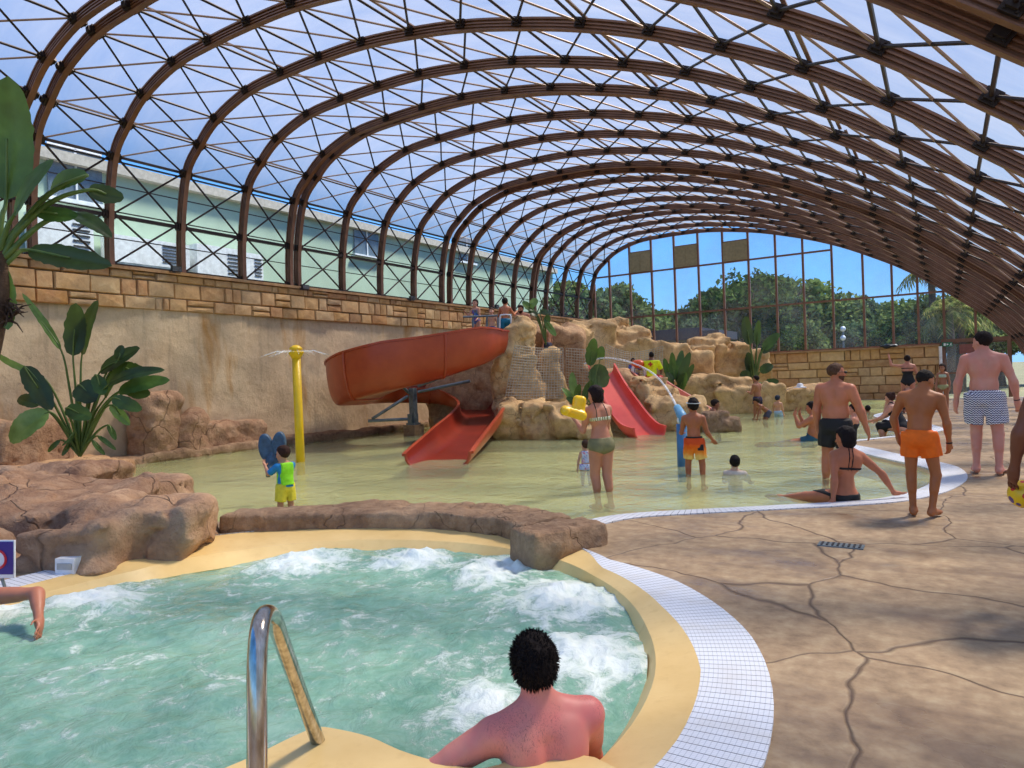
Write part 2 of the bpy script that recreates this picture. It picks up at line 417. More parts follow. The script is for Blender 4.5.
MD = dict(deck=m_deck(), rock=rocky('sandstone_rockwork', (132, 96, 70), (188, 146, 106), (218, 184, 140)),
    rock2=rocky('pinkish_boulder', (122, 88, 68), (176, 138, 106), (206, 172, 138), .8, 1.),
    rock3=rocky('pale_rockwork', (150, 116, 82), (206, 168, 116), (232, 202, 150)),
    kerb=rocky('kerb_stone', (118, 90, 70), (160, 128, 98), (196, 164, 130), 1.5, .8),
    wall=m_render_wall(), ash=m_ashlar('ashlar_stone'), brown=m_metal_brown(), roof=m_roof(), glass=m_glass(), glass2=m_glass('side_glazing', (.86, .92, .90, 1), .10),
    lagoon=m_lagoon(), spa=m_spa(), grate=m_grate('overflow_grating', *SPA_C), grate2=m_grate('lagoon_grating', -3.2, 10.2), yel=m_yellow(), pf=m_poolfloor(),
    dark=plain('dark_bronze_brace', (50, 38, 34), .45, .4), tan=plain('pale_purlin', (150, 124, 108), .5, .2),
    rubber=plain('black_rubber', (28, 28, 30), .5), white=plain('white_plastic', (232, 234, 236), .4), steel=None)
m = Mat('polished_steel'); p = m.pos(); n = m.noise(m.mapv(p, (6, 6, 1)), 9, 4)
MD['steel'] = m.fin(m.bsdf(m.ramp(n, [(.3, srgb(150, 140, 126)), (.7, srgb(206, 200, 190))]), .16, 1., m.bump(n, .05, .01)))
m = Mat('galvanised_steel'); p = m.pos()
MD['galv'] = m.fin(m.bsdf(m.ramp(m.noise(p, 6, 4), [(.3, srgb(96, 108, 114)), (.7, srgb(134, 146, 150))]), .5, .5))

# ================================================================ POOLS AND DECK
ZW = -.08
def loopmesh(loops, z):
    vv = [[Vector((p[0], p[1], z)) for p in L] for L in loops]
    tri = tessellate_polygon(vv); flat = [q for L in vv for q in L]
    return [tuple(q) for q in flat], [tuple(t) for t in tri]
def up(v, f):
    out = []
    for t in f:
        a, b, c = [V(v[i]) for i in t]
        out.append(t if np.cross(b - a, c - a)[2] > 0 else t[::-1])
    return out
# spa outlines (angle -> radius); measured on the right, round elsewhere
cx0, cy0 = SPA_C
def ring(fr, n=120): return [(cx0 + fr(a) * math.cos(a), cy0 + fr(a) * math.sin(a)) for a in [2 * PI * k / n for k in range(n)]]
def lerp_ang(tab):
    A = [math.radians(t[0]) for t in tab]; R = [t[1] for t in tab]
    def f(a):
        a = a % (2 * PI)
        return float(np.interp(a, A + [A[0] + 2 * PI], R + [R[0]]))
    return f
r_in = lerp_ang([(0, 2.38), (30, 2.38), (60, 2.46), (90, 2.44), (120, 2.40), (150, 2.28), (180, 2.26), (270, 2.38)])
r_mid = lerp_ang([(0, 2.70), (15, 2.68), (35, 2.58), (58, 2.56), (68, 2.78), (90, 2.86), (120, 3.0), (150, 3.1), (158, 3.0), (166, 2.55), (180, 2.5), (270, 2.6), (330, 2.68)])
r_out = lerp_ang([(0, 3.04), (25, 2.97), (45, 2.86), (60, 2.72), (68, 2.78), (90, 2.865), (120, 3.0), (150, 3.1), (158, 3.01), (166, 2.85), (180, 2.8), (270, 2.95), (330, 3.02)])
spa_in, spa_mid, spa_out = ring(r_in), ring(r_mid), ring(r_out)
lag_out = catmull([(-2.9, 5.95), (-2.88, 6.22), (-2.68, 6.63), (-2.18, 7.04), (-1.84, 7.28), (-1.36, 7.63), (-0.87, 7.99), (-0.39, 8.44), (-0.01, 9.21), (0.2, 10.25), (0.16, 11.15), (-0.03, 11.72), (-0.56, 12.59), (-0.99, 13.37), (-1.54, 14.48), (-.97, 15.6), (-0.1, 17.2), (-.15, 18.4), (-.6, 19.8), (-1.25, 21.6), (-1.5, 23.0), (-1.25, 24.5), (-1.1, 27), (-1.2, 31.2)], 5)
lag_rest = [(-2.6, 31.8), (-5.5, 32), (-8, 30), (-9, 28), (-14.9, 27), (-14.95, 20), (-14.85, 8), (-12.6, 6.6), (-9.0, 5.35), (-8.2, 4.95), (-7, 4.75), (-6.2, 4.75), (-5.0, 5.45), (-3.75, 5.85)]
lag = [tuple(p[:2]) for p in lag_out] + lag_rest
# inner line of the grating
def inset(P, d):
    P = np.array(P)[:, :2]; T = np.gradient(P, axis=0); T /= np.linalg.norm(T, axis=1)[:, None] + 1e-9
    return P + np.stack([-T[:, 1], T[:, 0]], 1) * d[:, None]
k = len(lag_out); wd = np.interp(np.arange(k), [0, 8, 30, 60, k - 1], [.34, .36, .36, .34, .30])
lag_in = inset(lag_out, wd)
DK = [(-16.5, -4), (4.2, -4), (4.2, 33.2), (-16.5, 33.2)]
v, f = loopmesh([DK, spa_out[::-1], lag[::-1]], 0.)
floor = tag(mk('floor', v, up(v, f), MD['deck']), 'stamped brown concrete pool deck with cracked slab pattern', 'floor', kind='structure')
def wallstrip(L, z0, z1, closed=True):
    n = len(L); v = [(p[0], p[1], z0) for p in L] + [(p[0], p[1], z1) for p in L]
    return v, [(i, (i + 1) % n, n + (i + 1) % n, n + i) for i in range(n if closed else n - 1)]
def strip(A, B, za, zb, closed=False):
    n = len(A); v = [(p[0], p[1], za) for p in A] + [(p[0], p[1], zb) for p in B]
    return v, [(i, (i + 1) % n, n + (i + 1) % n, n + i) for i in range(n if closed else n - 1)]
# lagoon basin, gratings, water
v, f = loopmesh([lag], -.34); n = len(v); v2, f2 = wallstrip(lag, -.34, 0)
tag(mk('pool_basin', v + v2, up(v, f) + [tuple(i + n for i in q) for q in f2], MD['pf']), 'pale yellow painted basin of the shallow lagoon', 'pool basin', kind='structure')
g = MB(); v, f = strip(lag_out, lag_in, .012, -.02); g.add(v, f); v, f = strip(lag_in, lag_in, -.02, -.34); g.add(v, f); v, f = strip(lag_out, lag_out, .012, -.05); g.add(v, f)
tag(g.build('overflow_grating', MD['grate2']), 'long curved white overflow grating along the lagoon edge', 'grating', kind='structure')
sl = inset(lag_out, wd + .25)
g = MB(); v, f = strip(lag_in, sl, -.045, -.33); g.add(v, f)
tag(g.build('pool_edge_slope', MD['yel']), 'cream yellow sloping lagoon edge inside the grating', 'pool edge', kind='structure')
wl = [tuple(p) for p in lag_in] + lag_rest
v, f = loopmesh([wl], ZW)
tag(mk('lagoon_water', v, up(v, f), MD['lagoon']), 'shallow pale green water of the play lagoon', 'water', kind='stuff')
# spa basin
def spa_surf():
    nr, na = 110, 260; v = []; c = []
    A = [2 * PI * k / na for k in range(na)]
    for i in range(nr + 1):
        for a in A:
            r = r_in(a) * 1.01 * (i / nr) ** .8; v.append((cx0 + r * math.cos(a), cy0 + r * math.sin(a), 0))
    P = np.array(v); jet = np.zeros(len(P))
    for x, y, s in JETS: jet = np.maximum(jet, np.exp(-(((P[:, 0] - x) ** 2 + (P[:, 1] - y) ** 2) / (s * .62) ** 2)))
    P[:, 2] = -.13 + .018 * fbm(P, 1.6, 3) + .012 * fbm(P, 6, 3, 5) + jet * (.055 + .05 * fbm(P, 5, 3, 9) + .035 * np.abs(fbm(P, 14, 2, 3)))
    f = [(i * na + k, i * na + (k + 1) % na, (i + 1) * na + (k + 1) % na, (i + 1) * na + k) for i in range(nr) for k in range(na)]
    return P, np.array(f)[:, ::-1], jet
P, f, jet = spa_surf()
o = mk('spa_water', P, f[:, ::-1], MD['spa'], smooth=True, cols=np.repeat(jet[:, None], 3, 1)); tag(o, 'churning turquoise bubbling water in the round spa', 'water', kind='stuff')
g = MB()
prof = [(r_in, -.9), (r_in, -.14), (lambda a: r_in(a) * .75 + r_mid(a) * .25, -.045), (lambda a: r_in(a) * .35 + r_mid(a) * .65, -.02), (r_mid, .004), (r_mid, -.05)]
for (ra, za), (rb, zb) in zip(prof[:-1], prof[1:]):
    v, f = strip(ring(ra), ring(rb), za, zb, True); g.add(v, f)
v, f = loopmesh([spa_in], -.9); g.add(v, f)
ringo = tag(g.build('spa_rim', MD['yel'], smooth=True), 'smooth yellow rim around the round spa', 'pool rim', kind='structure')
g = MB(); v, f = strip(spa_mid, spa_out, .004, .014, True); g.add(v, f); v, f = strip(spa_out, spa_out, .014, -.05, True); g.add(v, f)
tag(g.build('spa_grating', MD['grate']), 'white slatted overflow grating around the spa', 'grating', kind='structure')
# near step ledge of the spa where the handrail stands
led = catmull([(-2.33, 1.90), (-2.30, 2.00), (-2.22, 2.03), (-2.04, 2.05), (-1.80, 2.03), (-1.5, 2.08), (-1.36, 2.3), (-1.0, 2.2), (-1.1, .9), (-1.8, .45), (-2.5, .3), (-2.6, 1.0), (-2.38, 1.6)], 4, True)[:, :2]
v, f = loopmesh([[tuple(p) for p in led]], .03); g = MB(); g.add(v, up(v, f))
l2 = led + (led - led.mean(0)) * .02
v, f = strip(led, l2, .03, -.01, True); g.add(v, f); v, f = strip(l2, l2, -.01, -.5, True); g.add(v, f)
tag(g.build('spa_step', MD['yel']), 'yellow step ledge in the spa below the steel handrail', 'pool step', kind='structure')

# ================================================================ SIDE WALL (left) and far wall
XW = -15.65
def ashlar(u0, u1, z0, z1, place, th=.06, seed=1, hmin=.16, hmax=.32, wmin=.25, wmax=.75, topfn=None):
    rnd = random.Random(seed); g = MB(); z = z0
    while z < z1 - .02:
        h = min(rnd.uniform(hmin, hmax), z1 - z)
        if z1 - z - h < .1: h = z1 - z
        u = u0 - rnd.random() * .3
        while u < u1:
            w = rnd.uniform(wmin, wmax); ue = min(u + w, u1); ub = max(u, u0)
            if ue - ub > .03 and (topfn is None or z < topfn((ub + ue) / 2)):
                cells = [(ub, ue, z, z + h)]
                if rnd.random() < .22: cells = [(ub, ue, z, z + h * .5), (ub, ue, z + h * .5, z + h)]
                elif rnd.random() < .2: q = ub + (ue - ub) * rnd.uniform(.35, .65); cells = [(ub, q, z, z + h), (q, ue, z, z + h)]
                for (a, b, c, d) in cells:
                    t = th * rnd.uniform(.6, 1.3); e = .008; b_ = .02
                    a, b, c, d = a + e, b - e, c + e, d - e
                    j = lambda: rnd.uniform(-.008, .008)
                    P = [(a, c, 0), (b, c, 0), (b, d, 0), (a, d, 0)] + [(a + b_ + j(), c + b_ + j(), t + j()), (b - b_ + j(), c + b_ + j(), t + j()), (b - b_ + j(), d - b_ + j(), t + j()), (a + b_ + j(), d - b_ + j(), t + j())]
                    P.insert(8, ((a + b) / 2, (c + d) / 2, t + .015))
                    g.add([place(*q) for q in P], [(0, 1, 5, 4), (1, 2, 6, 5), (2, 3, 7, 6), (3, 0, 4, 7), (4, 5, 8), (5, 6, 8), (6, 7, 8), (7, 4, 8)], rnd.random())
            u += w
        z += h
    return g
# rendered lower wall, bumpy grid
ny, nz_ = 260, 40
Yg = np.linspace(-4, 33.2, ny); Zg = np.linspace(-.3, 4.22, nz_)
YY, ZZ = np.meshgrid(Yg, Zg, indexing='ij'); P = np.stack([np.full(YY.size, XW), YY.ravel(), ZZ.ravel()], 1)
P[:, 0] += .06 * fbm(P, .5, 3) + .02 * fbm(P, 3, 2)
idx = np.arange(ny * nz_).reshape(ny, nz_)
f = np.stack([idx[:-1, :-1].ravel(), idx[1:, :-1].ravel(), idx[1:, 1:].ravel(), idx[:-1, 1:].ravel()], 1)
wl_ = tag(mk('wall_left', P, f[:, ::-1], MD['wall'], smooth=True), 'tall beige rendered retaining wall with ochre stains', 'wall', kind='structure')
g = MB(); g.box((XW - .25, 14.6, 1.95), (.38, 37.3, 4.5)); g.build('wall_core', MD['wall'], wl_)
def band0(y): return 3.42 + .12 * math.sin(y * 1.3) + .1 * math.sin(y * .47 + 2) - .0 * y
g = ashlar(-4, 33.2, 3.38, 4.26, lambda u, z, t: (XW + .05 + t, u, z), seed=4, hmin=.26, hmax=.44, wmin=.3, wmax=.75)
ab = g.build('stone_course', MD['ash'], wl_, col=True)
g = MB(); g.box((XW - .05, 14.6, 4.29), (.45, 37.3, .07)); g.build('wall_cap', MD['ash'], wl_)
# far stone wall under the gable
GY = 33.2
wf = empty('wall_far', (-5, GY, 0), 'squared yellow sandstone wall under the gable windows', 'wall', kind='structure')
g = ashlar(-16, -.15, -.1, 2.12, lambda u, z, t: (u, GY - .1 - t, z), seed=9, hmin=.28, hmax=.42, wmin=.5, wmax=1.2); g.build('stone_face', MD['ash'], wf, col=True)
g = MB(); g.box((-8.1, GY + .12, 1.0), (15.9, .4, 2.2)); g.box((-8.1, GY, 2.14), (15.9, .5, .07)); g.build('wall_core', MD['ash'], wf)

# ================================================================ GREENHOUSE VAULT
NODES = [(-15.30, 6.68), (-14.74, 7.26), (-14.06, 7.72), (-12.92, 8.07), (-11.75, 8.15), (-10.59, 8.16), (-9.40, 8.11), (-8.19, 7.95), (-7.03, 7.73), (-5.88, 7.42), (-4.72, 7.05), (-3.60, 6.60), (-2.54, 6.07), (-1.48, 5.48), (-.49, 4.80), (.46, 4.04), (1.40, 3.25), (2.25, 2.3), (2.85, 1.2), (3.15, 0.)]
SIDE = [(-15.66, 4.34), (-15.60, 5.44)]
ARCH = [(6.5, .1), (4.85, .1), (3.2, .1), (1.5, .1), (-.3, .1), (-2, .1), (6.8, 0), (8.33, 0), (10.03, 0), (11.75, 0), (13.3, 0), (13.66, .08), (15.4, .08), (17.1, .08), (18.8, .08), (20.4, .08), (20.78, 0), (22.0, 0), (23.6, 0), (25.3, 0), (26.85, 0), (27.2, .08), (28.3, .08), (29.9, .08), (31.5, .08), (33.1, .08)]
ARCH = sorted(ARCH)
full = [V(a, 0, b) for a, b in SIDE + NODES]
def normals(P):
    T = np.gradient(P, axis=0); T /= np.linalg.norm(T, axis=1)[:, None]
    return np.stack([-T[:, 2], T[:, 1] * 0, T[:, 0]], 1)
CUR = catmull(full, 4)
NRM = normals(CUR)     # outward
def arch_mesh(off):
    # stepped extrusion: (half width, depth outward) pairs
    sec = [(-.055, -.02), (.055, -.02), (.055, .01), (.028, .015), (.028, .055), (.06, .06), (.06, .09), (.028, .095), (.028, .14), (.06, .145), (.06, .175), (.03, .18), (.03, .225), (.075, .23), (.075, .28),
           (-.075, .28), (-.075, .23), (-.03, .225), (-.03, .18), (-.06, .175), (-.06, .145), (-.028, .14), (-.028, .095), (-.06, .09), (-.06, .06), (-.028, .055), (-.028, .015), (-.055, .01)]
    n = len(sec); v = []; g = MB()
    for p, nn in zip(CUR, NRM):
        for w, d in sec: v.append(p + nn * (d * .62 - .10 + off) + V(0, w, 0))
    f = [(i * n + k, (i + 1) * n + k, (i + 1) * n + (k + 1) % n, i * n + (k + 1) % n) for i in range(len(CUR) - 1) for k in range(n)]
    g.add(v, f)
    # splice plates with bolts between every third pair of nodes
    for k in range(3, len(full) - 1, 3):
        c0 = k * 4 + 1
        for j in range(2):
            for q in range(4):
                t = q / 4; p = CUR[c0 + j] * (1 - t) + CUR[c0 + j + 1] * t; nn = NRM[c0 + j]
                for sgn in (-1, 1):
                    g.box(p + nn * (-.078 + off) + V(0, sgn * .034, 0), (.022, .014, .022))
    return g
arch_me = {}
def nodepos(k, y, off=0): 
    i = k * 4; return CUR[i] + NRM[i] * off + V(0, y, 0)
NN = len(full)
gus_me = {}
arch_objs = []
def link(me, name, parent, loc=(0, 0, 0)):
    o = bpy.data.objects.new(name, me); COL.objects.link(o); o.parent = parent; o.location = loc; return o
gm = MB()
for sgn in (-1, 1):
    gm.box((0, sgn * .075, .0), (.17, .05, .15)); gm.box((0, sgn * .12, .0), (.10, .06, .09))
    for a in (-.05, .05): gm.box((a, sgn * .105, .05), (.02, .03, .02)); gm.box((a, sgn * .105, -.05), (.02, .03, .02))
gt = gm.build('gusset', MD['dark']); gme = gt.data; bpy.data.objects.remove(gt)
for ai, (y, off) in enumerate(ARCH):
    if off not in arch_me:
        t = arch_mesh(off).build('roof_arch', MD['brown']); arch_me[off] = t.data; bpy.data.objects.remove(t)
    o = bpy.data.objects.new('ceiling_arch', arch_me[off]); COL.objects.link(o); o.location = (0, y, 0)
    tag(o, 'bronze brown curved aluminium arch rib of the glazed vault', 'roof rib', 'arch ribs of the glazed vault', 'structure')
    arch_objs.append(o)
    for kk in range(0, NN - 1):
        q = link(gme, 'gusset', o, tuple((nodepos(kk, 0, off + .0))))
        n_ = NRM[kk * 4]; q.rotation_euler = (0, math.atan2(n_[0], n_[2]), 0)
# bays: purlins and cross braces between neighbouring arches
def dup_arch(a, b): return b - a < .5
for i in range(len(ARCH) - 1):
    (ya, oa), (yb, ob) = ARCH[i], ARCH[i + 1]
    if dup_arch(ya, yb): continue
    o = arch_objs[i]
    for kk in range(2, NN - 1):
        pa = nodepos(kk, ya + .08, oa + .0); pb = nodepos(kk, yb - .08, ob + .0)
        g = MB(); 
        if kk == 2: g.bar(pa, pb, .05, .05); g.bar(pa + V(-.05, 0, -.09), pb + V(-.05, 0, -.09), .05, .03)
        else: g.tube([pa, pb], .024, 6)
        g.build('purlin', MD['dark'], o)
        if kk > 2 and kk % 3: pass
        else: g = MB(); g.bar(nodepos(kk, ya, oa + .12), nodepos(kk, yb, ob + .12), .05, .025); g.build('glazing_bar', MD['tan'], o)
        if kk < NN - 2:
            qa = nodepos(kk + 1, ya + .08, oa + .0); qb = nodepos(kk + 1, yb - .08, ob + .0)
            g = MB(); g.tube([pa, qb], .018, 6); g.build('brace', MD['tan'], o, label='pale thin brace')
            g = MB(); g.tube([qa, pb], .022, 6); g.build('brace', MD['dark'], o)
# roof skin
v = []; 
for p, nn in zip(CUR[8:], NRM[8:]): v += [p + nn * .235 + V(0, -3, 0), p + nn * .235 + V(0, GY, 0)]
f = [(2 * i, 2 * i + 1, 2 * i + 3, 2 * i + 2) for i in range(len(CUR) - 9)]
tag(mk('ceiling', v, f, MD['roof'], smooth=True), 'translucent bluish polycarbonate skin of the vaulted roof', 'roof', kind='structure')
# side glazing, one window per bay
wi = 1
for i in range(len(ARCH) - 1):
    (ya, oa), (yb, ob) = ARCH[i], ARCH[i + 1]
    if dup_arch(ya, yb): continue
    s0, s1, s2 = V(-15.66, 0, 4.34), V(-15.62, 0, 5.44), V(-15.36, 0, 6.62)
    w = empty('window_%d' % wi, (-15.6, (ya + yb) / 2, 4.34), 'side window of the vault between two arches above the left wall', 'window', 'side windows above the left wall', 'structure'); wi += 1
    o_ = V(-.14, 0, 0)
    mk('pane', [s0 + o_ + V(0, ya, 0), s0 + o_ + V(0, yb, 0), s1 + o_ + V(0, yb, 0), s1 + o_ + V(0, ya, 0), s2 + o_ * 1.4 + V(0, yb, 0), s2 + o_ * 1.4 + V(0, ya, 0)], [(0, 1, 2, 3), (3, 2, 4, 5)], MD['glass2'], w)
    A = lambda s, y: s + V(0, y, 0)
    g = MB(); g.bar(A(s0, ya), A(s0, yb), .10, .09); g.build('sill', MD['dark'], w)
    g = MB(); g.bar(A(s1, ya), A(s1, yb), .08, .075); g.bar(A(s1, ya) + V(0, 0, .1), A(s1, yb) + V(0, 0, .1), .025, .025); g.build('transom', MD['dark'], w)
    for a, b in ((s0, s1), (s1, s2)):
        for (p_, q_) in ((a, b), (b, a)):
            g = MB(); g.tube([A(p_, ya + .1) + V(.02, 0, .05), A(q_, yb - .1) + V(.02, 0, .03)], .024, 6); g.build('cross_brace', MD['dark'], w)
        mid = (a + b) / 2 + V(-.1, 0, .08); g = MB(); g.bar(A(mid, ya), A(mid, yb), .02, .022); g.build('outer_bar', MD['dark'], w)
# gable
def roofz(x):
    X = CUR[:, 0]; Z = CUR[:, 2]; i = np.argsort(X); return float(np.interp(x, X[i], Z[i]))
gw = empty('window_%d' % wi, (-6, GY, 2.1), 'tall gable window wall with bronze mullions at the far end', 'window', kind='structure')
mull = [-15.5, -14.62, -13.48, -12.32, -11.14, -9.95, -8.77, -7.6, -6.40, -5.24, -4.06, -2.86, -1.78, -.86, .04, 1.1, 2.2]
ZB = lambda x: 2.16
for x in mull:
    g = MB(); z0 = 0. if x > -.5 else 2.16
    g.box((x, GY + .05, (z0 + roofz(x) + .25) / 2), (.09, .12, roofz(x) + .25 - z0)); g.build('mullion', MD['brown'], gw)
for z, xa, xb in ((4.33, -15.6, .1), (6.56, -15.35, -4.06), (2.2, -15.65, 3.0)):
    g = MB(); g.box(((xa + xb) / 2, GY + .05, z), (xb - xa, .1, .075)); g.build('transom', MD['brown'], gw)
for x0, x1, z0, z1 in ((-13.45, -12.35, 6.6, 7.6), (-11.1, -9.99, 6.6, 7.6), (-8.74, -7.63, 6.6, 7.5)):
    g = MB(); g.box(((x0 + x1) / 2, GY - .0, (z0 + z1) / 2), (x1 - x0, .05, z1 - z0)); g.box(((x0 + x1) / 2, GY - .03, (z0 + z1) / 2), (.02, .02, z1 - z0 - .1)); b_ = g.build('fabric_blind', None or plain('canvas_blind', (150, 140, 108), .8), gw)
    g = MB(); g.box(((x0 + x1) / 2, GY + .02, z1 + .02), (x1 - x0, .06, .05)); g.build('blind_rail', MD['brown'], b_)
xs = np.linspace(-15.64, 3.1, 80)
v = [(x, GY + .08, 2.16 if x < -.1 else 0.) for x in xs] + [(x, GY + .08, roofz(x) + .15) for x in xs]
mk('pane', v, [(i, i + 1, 80 + i + 1, 80 + i) for i in range(79)], MD['glass'], gw)
# ================================================================ ROCKWORK
def rock(name, blobs, res, label, mat='rock', seed=0, amp=.12, fs=1., strata=.0, k=.12, zmin=-.4, cat='rock', origin=None, group=None, kind=None, fine=.42):
    """blobs: (centre, half sizes, rot z deg, corner radius)"""
    B = []
    for c, hs, rz, r in blobs:
        a = math.radians(rz); R = V([(math.cos(a), -math.sin(a), 0), (math.sin(a), math.cos(a), 0), (0, 0, 1)])
        B.append((V(c), V(hs), R, min(r, min(hs) * .99)))
    ext = V([np.abs(R) @ hs for c, hs, R, r in B]); cs = V([b[0] for b in B])
    lo = (cs - ext).min(0) - amp * 2 - .1; hi = (cs + ext).max(0) + amp * 2 + .1; lo[2] = max(lo[2], zmin - .1)
    def f(P):
        d = None
        W_ = P + np.stack([fbm(P, .9 * fs, 2, seed), fbm(P, .9 * fs, 2, seed + 50), fbm(P, 1.2 * fs, 2, seed + 90)], 1) * amp * 1.1
        for c, hs, R, r in B:
            e = d_box(W_, c, hs, R, r); d = e if d is None else smin(d, e, k)
        rid = 1 - np.abs(fbm(P, 1.5 * fs, 3, seed + 7))
        d = d - amp * .55 * (rid - .6) - amp * fine * fbm(P, 4.5 * fs, 3, seed + 3)
        cr = fbm(P, 1.15 * fs, 3, seed + 77); d = d + amp * .55 * np.exp(-(cr / .045) ** 2)
        if strata: d = d + strata * np.abs(np.sin(P[:, 2] * 9 + 1.5 * fbm(P, .7, 2, seed + 5)))** .5 - strata * .5
        return smax(d, zmin - P[:, 2], .03)
    v, fc = snet(f, lo, hi, res, marg=amp)
    v = relax(v, fc, 1, .35)
    o = mk(name, v, fc, MD[mat], smooth=True, origin=origin if origin is not None else (cs[0][0], cs[0][1], 0))
    return tag(o, label, cat, group, kind)
def W2(x, y, d, z=None):
    p = at(x, y, d)
    if z is not None: p[2] = z
    return p
# foreground boulder left of the spa
rock('boulder', [((-9.3, 3.95, .0), (1.7, .7, .44), 32, .2), ((-7.6, 3.55, -.03), (.75, .45, .40), 38, .18), ((-6.6, 3.95, -.08), (.5, .3, .36), 38, .14), ((-6.6, 3.25, -.1), (.42, .5, .42), 20, .14), ((-6.3, 3.75, -.1), (.42, .42, .40), 30, .14),
                 ((-7.5, 2.3, -.1), (.6, .5, .40), 30, .16), ((-9.2, 2.9, -.02), (1.3, .8, .46), 20, .2), ((-11.2, 4.75, .0), (1.1, .7, .46), 30, .2)],
     .045, 'big flat brown boulder beside the spa in the left foreground', 'rock2', 3, .12, 1.0, .06, .25)
# stone kerb dividing spa from lagoon
kp = catmull([(-6.5, 4.55, 0), (-6.05, 4.85, 0), (-5.5, 5.22, 0), (-4.9, 5.5, 0), (-4.2, 5.66, 0), (-3.6, 5.66, 0), (-3.15, 5.5, 0)], 2)
kb = []
for a, b in zip(kp[:-1], kp[1:]):
    d = b - a; L = np.linalg.norm(d); kb.append((((a + b) / 2)[0], ((a + b) / 2)[1], L / 2 + .015, math.degrees(math.atan2(d[1], d[0]))))
rock('stone_kerb', [((x + .03 * math.sin(math.radians(rz)) * -1, y + .06, .02), (L, .30, .15), rz, .035) for x, y, L, rz in kb], .026, 'long low stone kerb dividing the bubbling spa from the lagoon', 'kerb', 11, .024, 2.6, .012, .02, zmin=-.3, cat='kerb')
rock('kerb_end_block', [((-2.88, 5.27, .0), (.23, .40, .21), -30, .04)], .022, 'chunky stone block ending the kerb at the curved grating', 'kerb', 5, .03, 2.2, .01, .03, zmin=-.35, cat='rock')
# kerb along the left wall
rock('stone_kerb', [((-15.15, y, -.02), (.33, .8, .13 + .01 * (i % 3)), random.Random(i).uniform(-2, 2), .06) for i, y in enumerate(np.arange(6.2, 24, 1.5))], .06,
     'long stone kerb between the lagoon and the stained left wall', 'kerb', 21, .05, 1.3, .015, .04, cat='kerb')
def wrock(x, yb, yt, wpx, X, lab, seed, th=.35, mat='rock2'):
    b = onX(x, yb, X); t = onX(x, yt, X); dep = (b - CAM) @ FW; hw = wpx * dep / F / 2 / .75
    zt = t[2]; rock('boulder', [((X, b[1], zt / 2 - .1), (th, hw, zt / 2 + .1), 8, .24)], .06, lab, mat, seed, .1, 1.3, .02, .1, zmin=-.1)
wrock(157, 436, 392, 34, -15.25, 'rounded boulder against the left wall behind the broad leaved plant', 31)
wrock(190, 434, 412, 30, -15.25, 'low boulder against the left wall, right of the rounded one', 32)
wrock(232, 432, 420, 60, -15.3, 'long low rock ledge at the foot of the left wall', 33, .25)
wrock(25, 452, 418, 70, -15.2, 'wide boulder against the left wall below the hanging leaves', 34)
rock('planting_bed', [((-15.2, 5.2, 0.), (.6, 2.6, .22), 0, .1), ((-14.2, 6.6, .0), (.9, .7, .2), 20, .1)], .08, 'raised rocky planting bed in the left corner', 'rock', 36, .08, 1.2, .0, .1, cat='planting bed')

# rock mountain with the slides
def pr(x, y0, y1, wpx, d, th=None, rz=0, r=.2, e=0):
    a, b = at(x, y0, d), at(x, y1, d); hw = wpx * d / F / 2; z0 = min(a[2], b[2]); z1 = max(a[2], b[2])
    c = (a + b) / 2; c[2] = (z0 + z1) / 2; return (c, (hw, th or hw, (z1 - z0) / 2 + e), 32 + rz, r)
rock('rock_pinnacle', [pr(521, 324, 445, 24, 19.2, .4, r=.25), pr(517, 350, 445, 38, 19.4, .6, r=.3), pr(532, 376, 445, 34, 19.3, .6, r=.25), pr(523, 319, 400, 14, 19.4, .3, r=.2)], .06,
     'tall sandstone pinnacle beside the top of the orange slide', 'rock3', 41, .14, 1.2, .03, .25)
rock('rock_pinnacle', [pr(551, 350, 440, 22, 19.6, .4, r=.25), pr(548, 374, 440, 38, 19.7, .55, r=.3)], .06, 'shorter netted sandstone pinnacle right of the tall one', 'rock3', 43, .12, 1.2, .03, .2)
rock('boulder', [pr(520, 402, 442, 46, 18.2, .7, r=.3), pr(548, 400, 442, 50, 17.8, .6, r=.28), pr(574, 408, 442, 40, 17.4, .55, r=.25), pr(594, 420, 444, 26, 17.0, .4, r=.2)], .055,
     'big pale boulder group at the waterline right of the orange slide', 'rock3', 45, .15, 1.3, .03, .1)
rock('rock_mound', [pr(652, 386, 440, 48, 19.9, .9, r=.4), pr(668, 400, 440, 60, 19.0, .8, r=.3), pr(690, 416, 436, 44, 18.6, .5, r=.2), pr(648, 378, 400, 30, 20.3, .6, r=.2), pr(598, 388, 420, 40, 22., .6)], .065,
     'broad tan rock mound between the two small slides', 'rock3', 47, .2, 1.1, .04, .15)
rock('boulder', [pr(716, 412, 434, 26, 17.6, .35, r=.15), pr(731, 420, 434, 20, 17.4, .25, r=.1)], .045, 'small grey boulder in the water beside the crouching boy', 'kerb', 49, .08, 2., .01, .08)
rock('rock_platform', [pr(520, 331, 440, 130, 21.8, 1.0, r=.3), pr(470, 340, 440, 80, 22.0, .8, r=.3), pr(585, 372, 440, 90, 22.5, 1.2, r=.3)], .09, 'rock platform behind the orange slide entrance where bathers wait', 'rock', 51, .15, 1., .03, .2)
rock('rock_terrace', [pr(560, 325, 420, 110, 27., .8, r=.3), pr(600, 322, 420, 60, 28.5, .8), pr(625, 330, 420, 50, 27.5, .8), pr(650, 341, 420, 70, 27, .9), pr(680, 349, 420, 60, 27, .9, r=.2)], .1,
     'high rock terrace stepping down in front of the gable windows', 'rock3', 53, .22, .9, .05, .15)
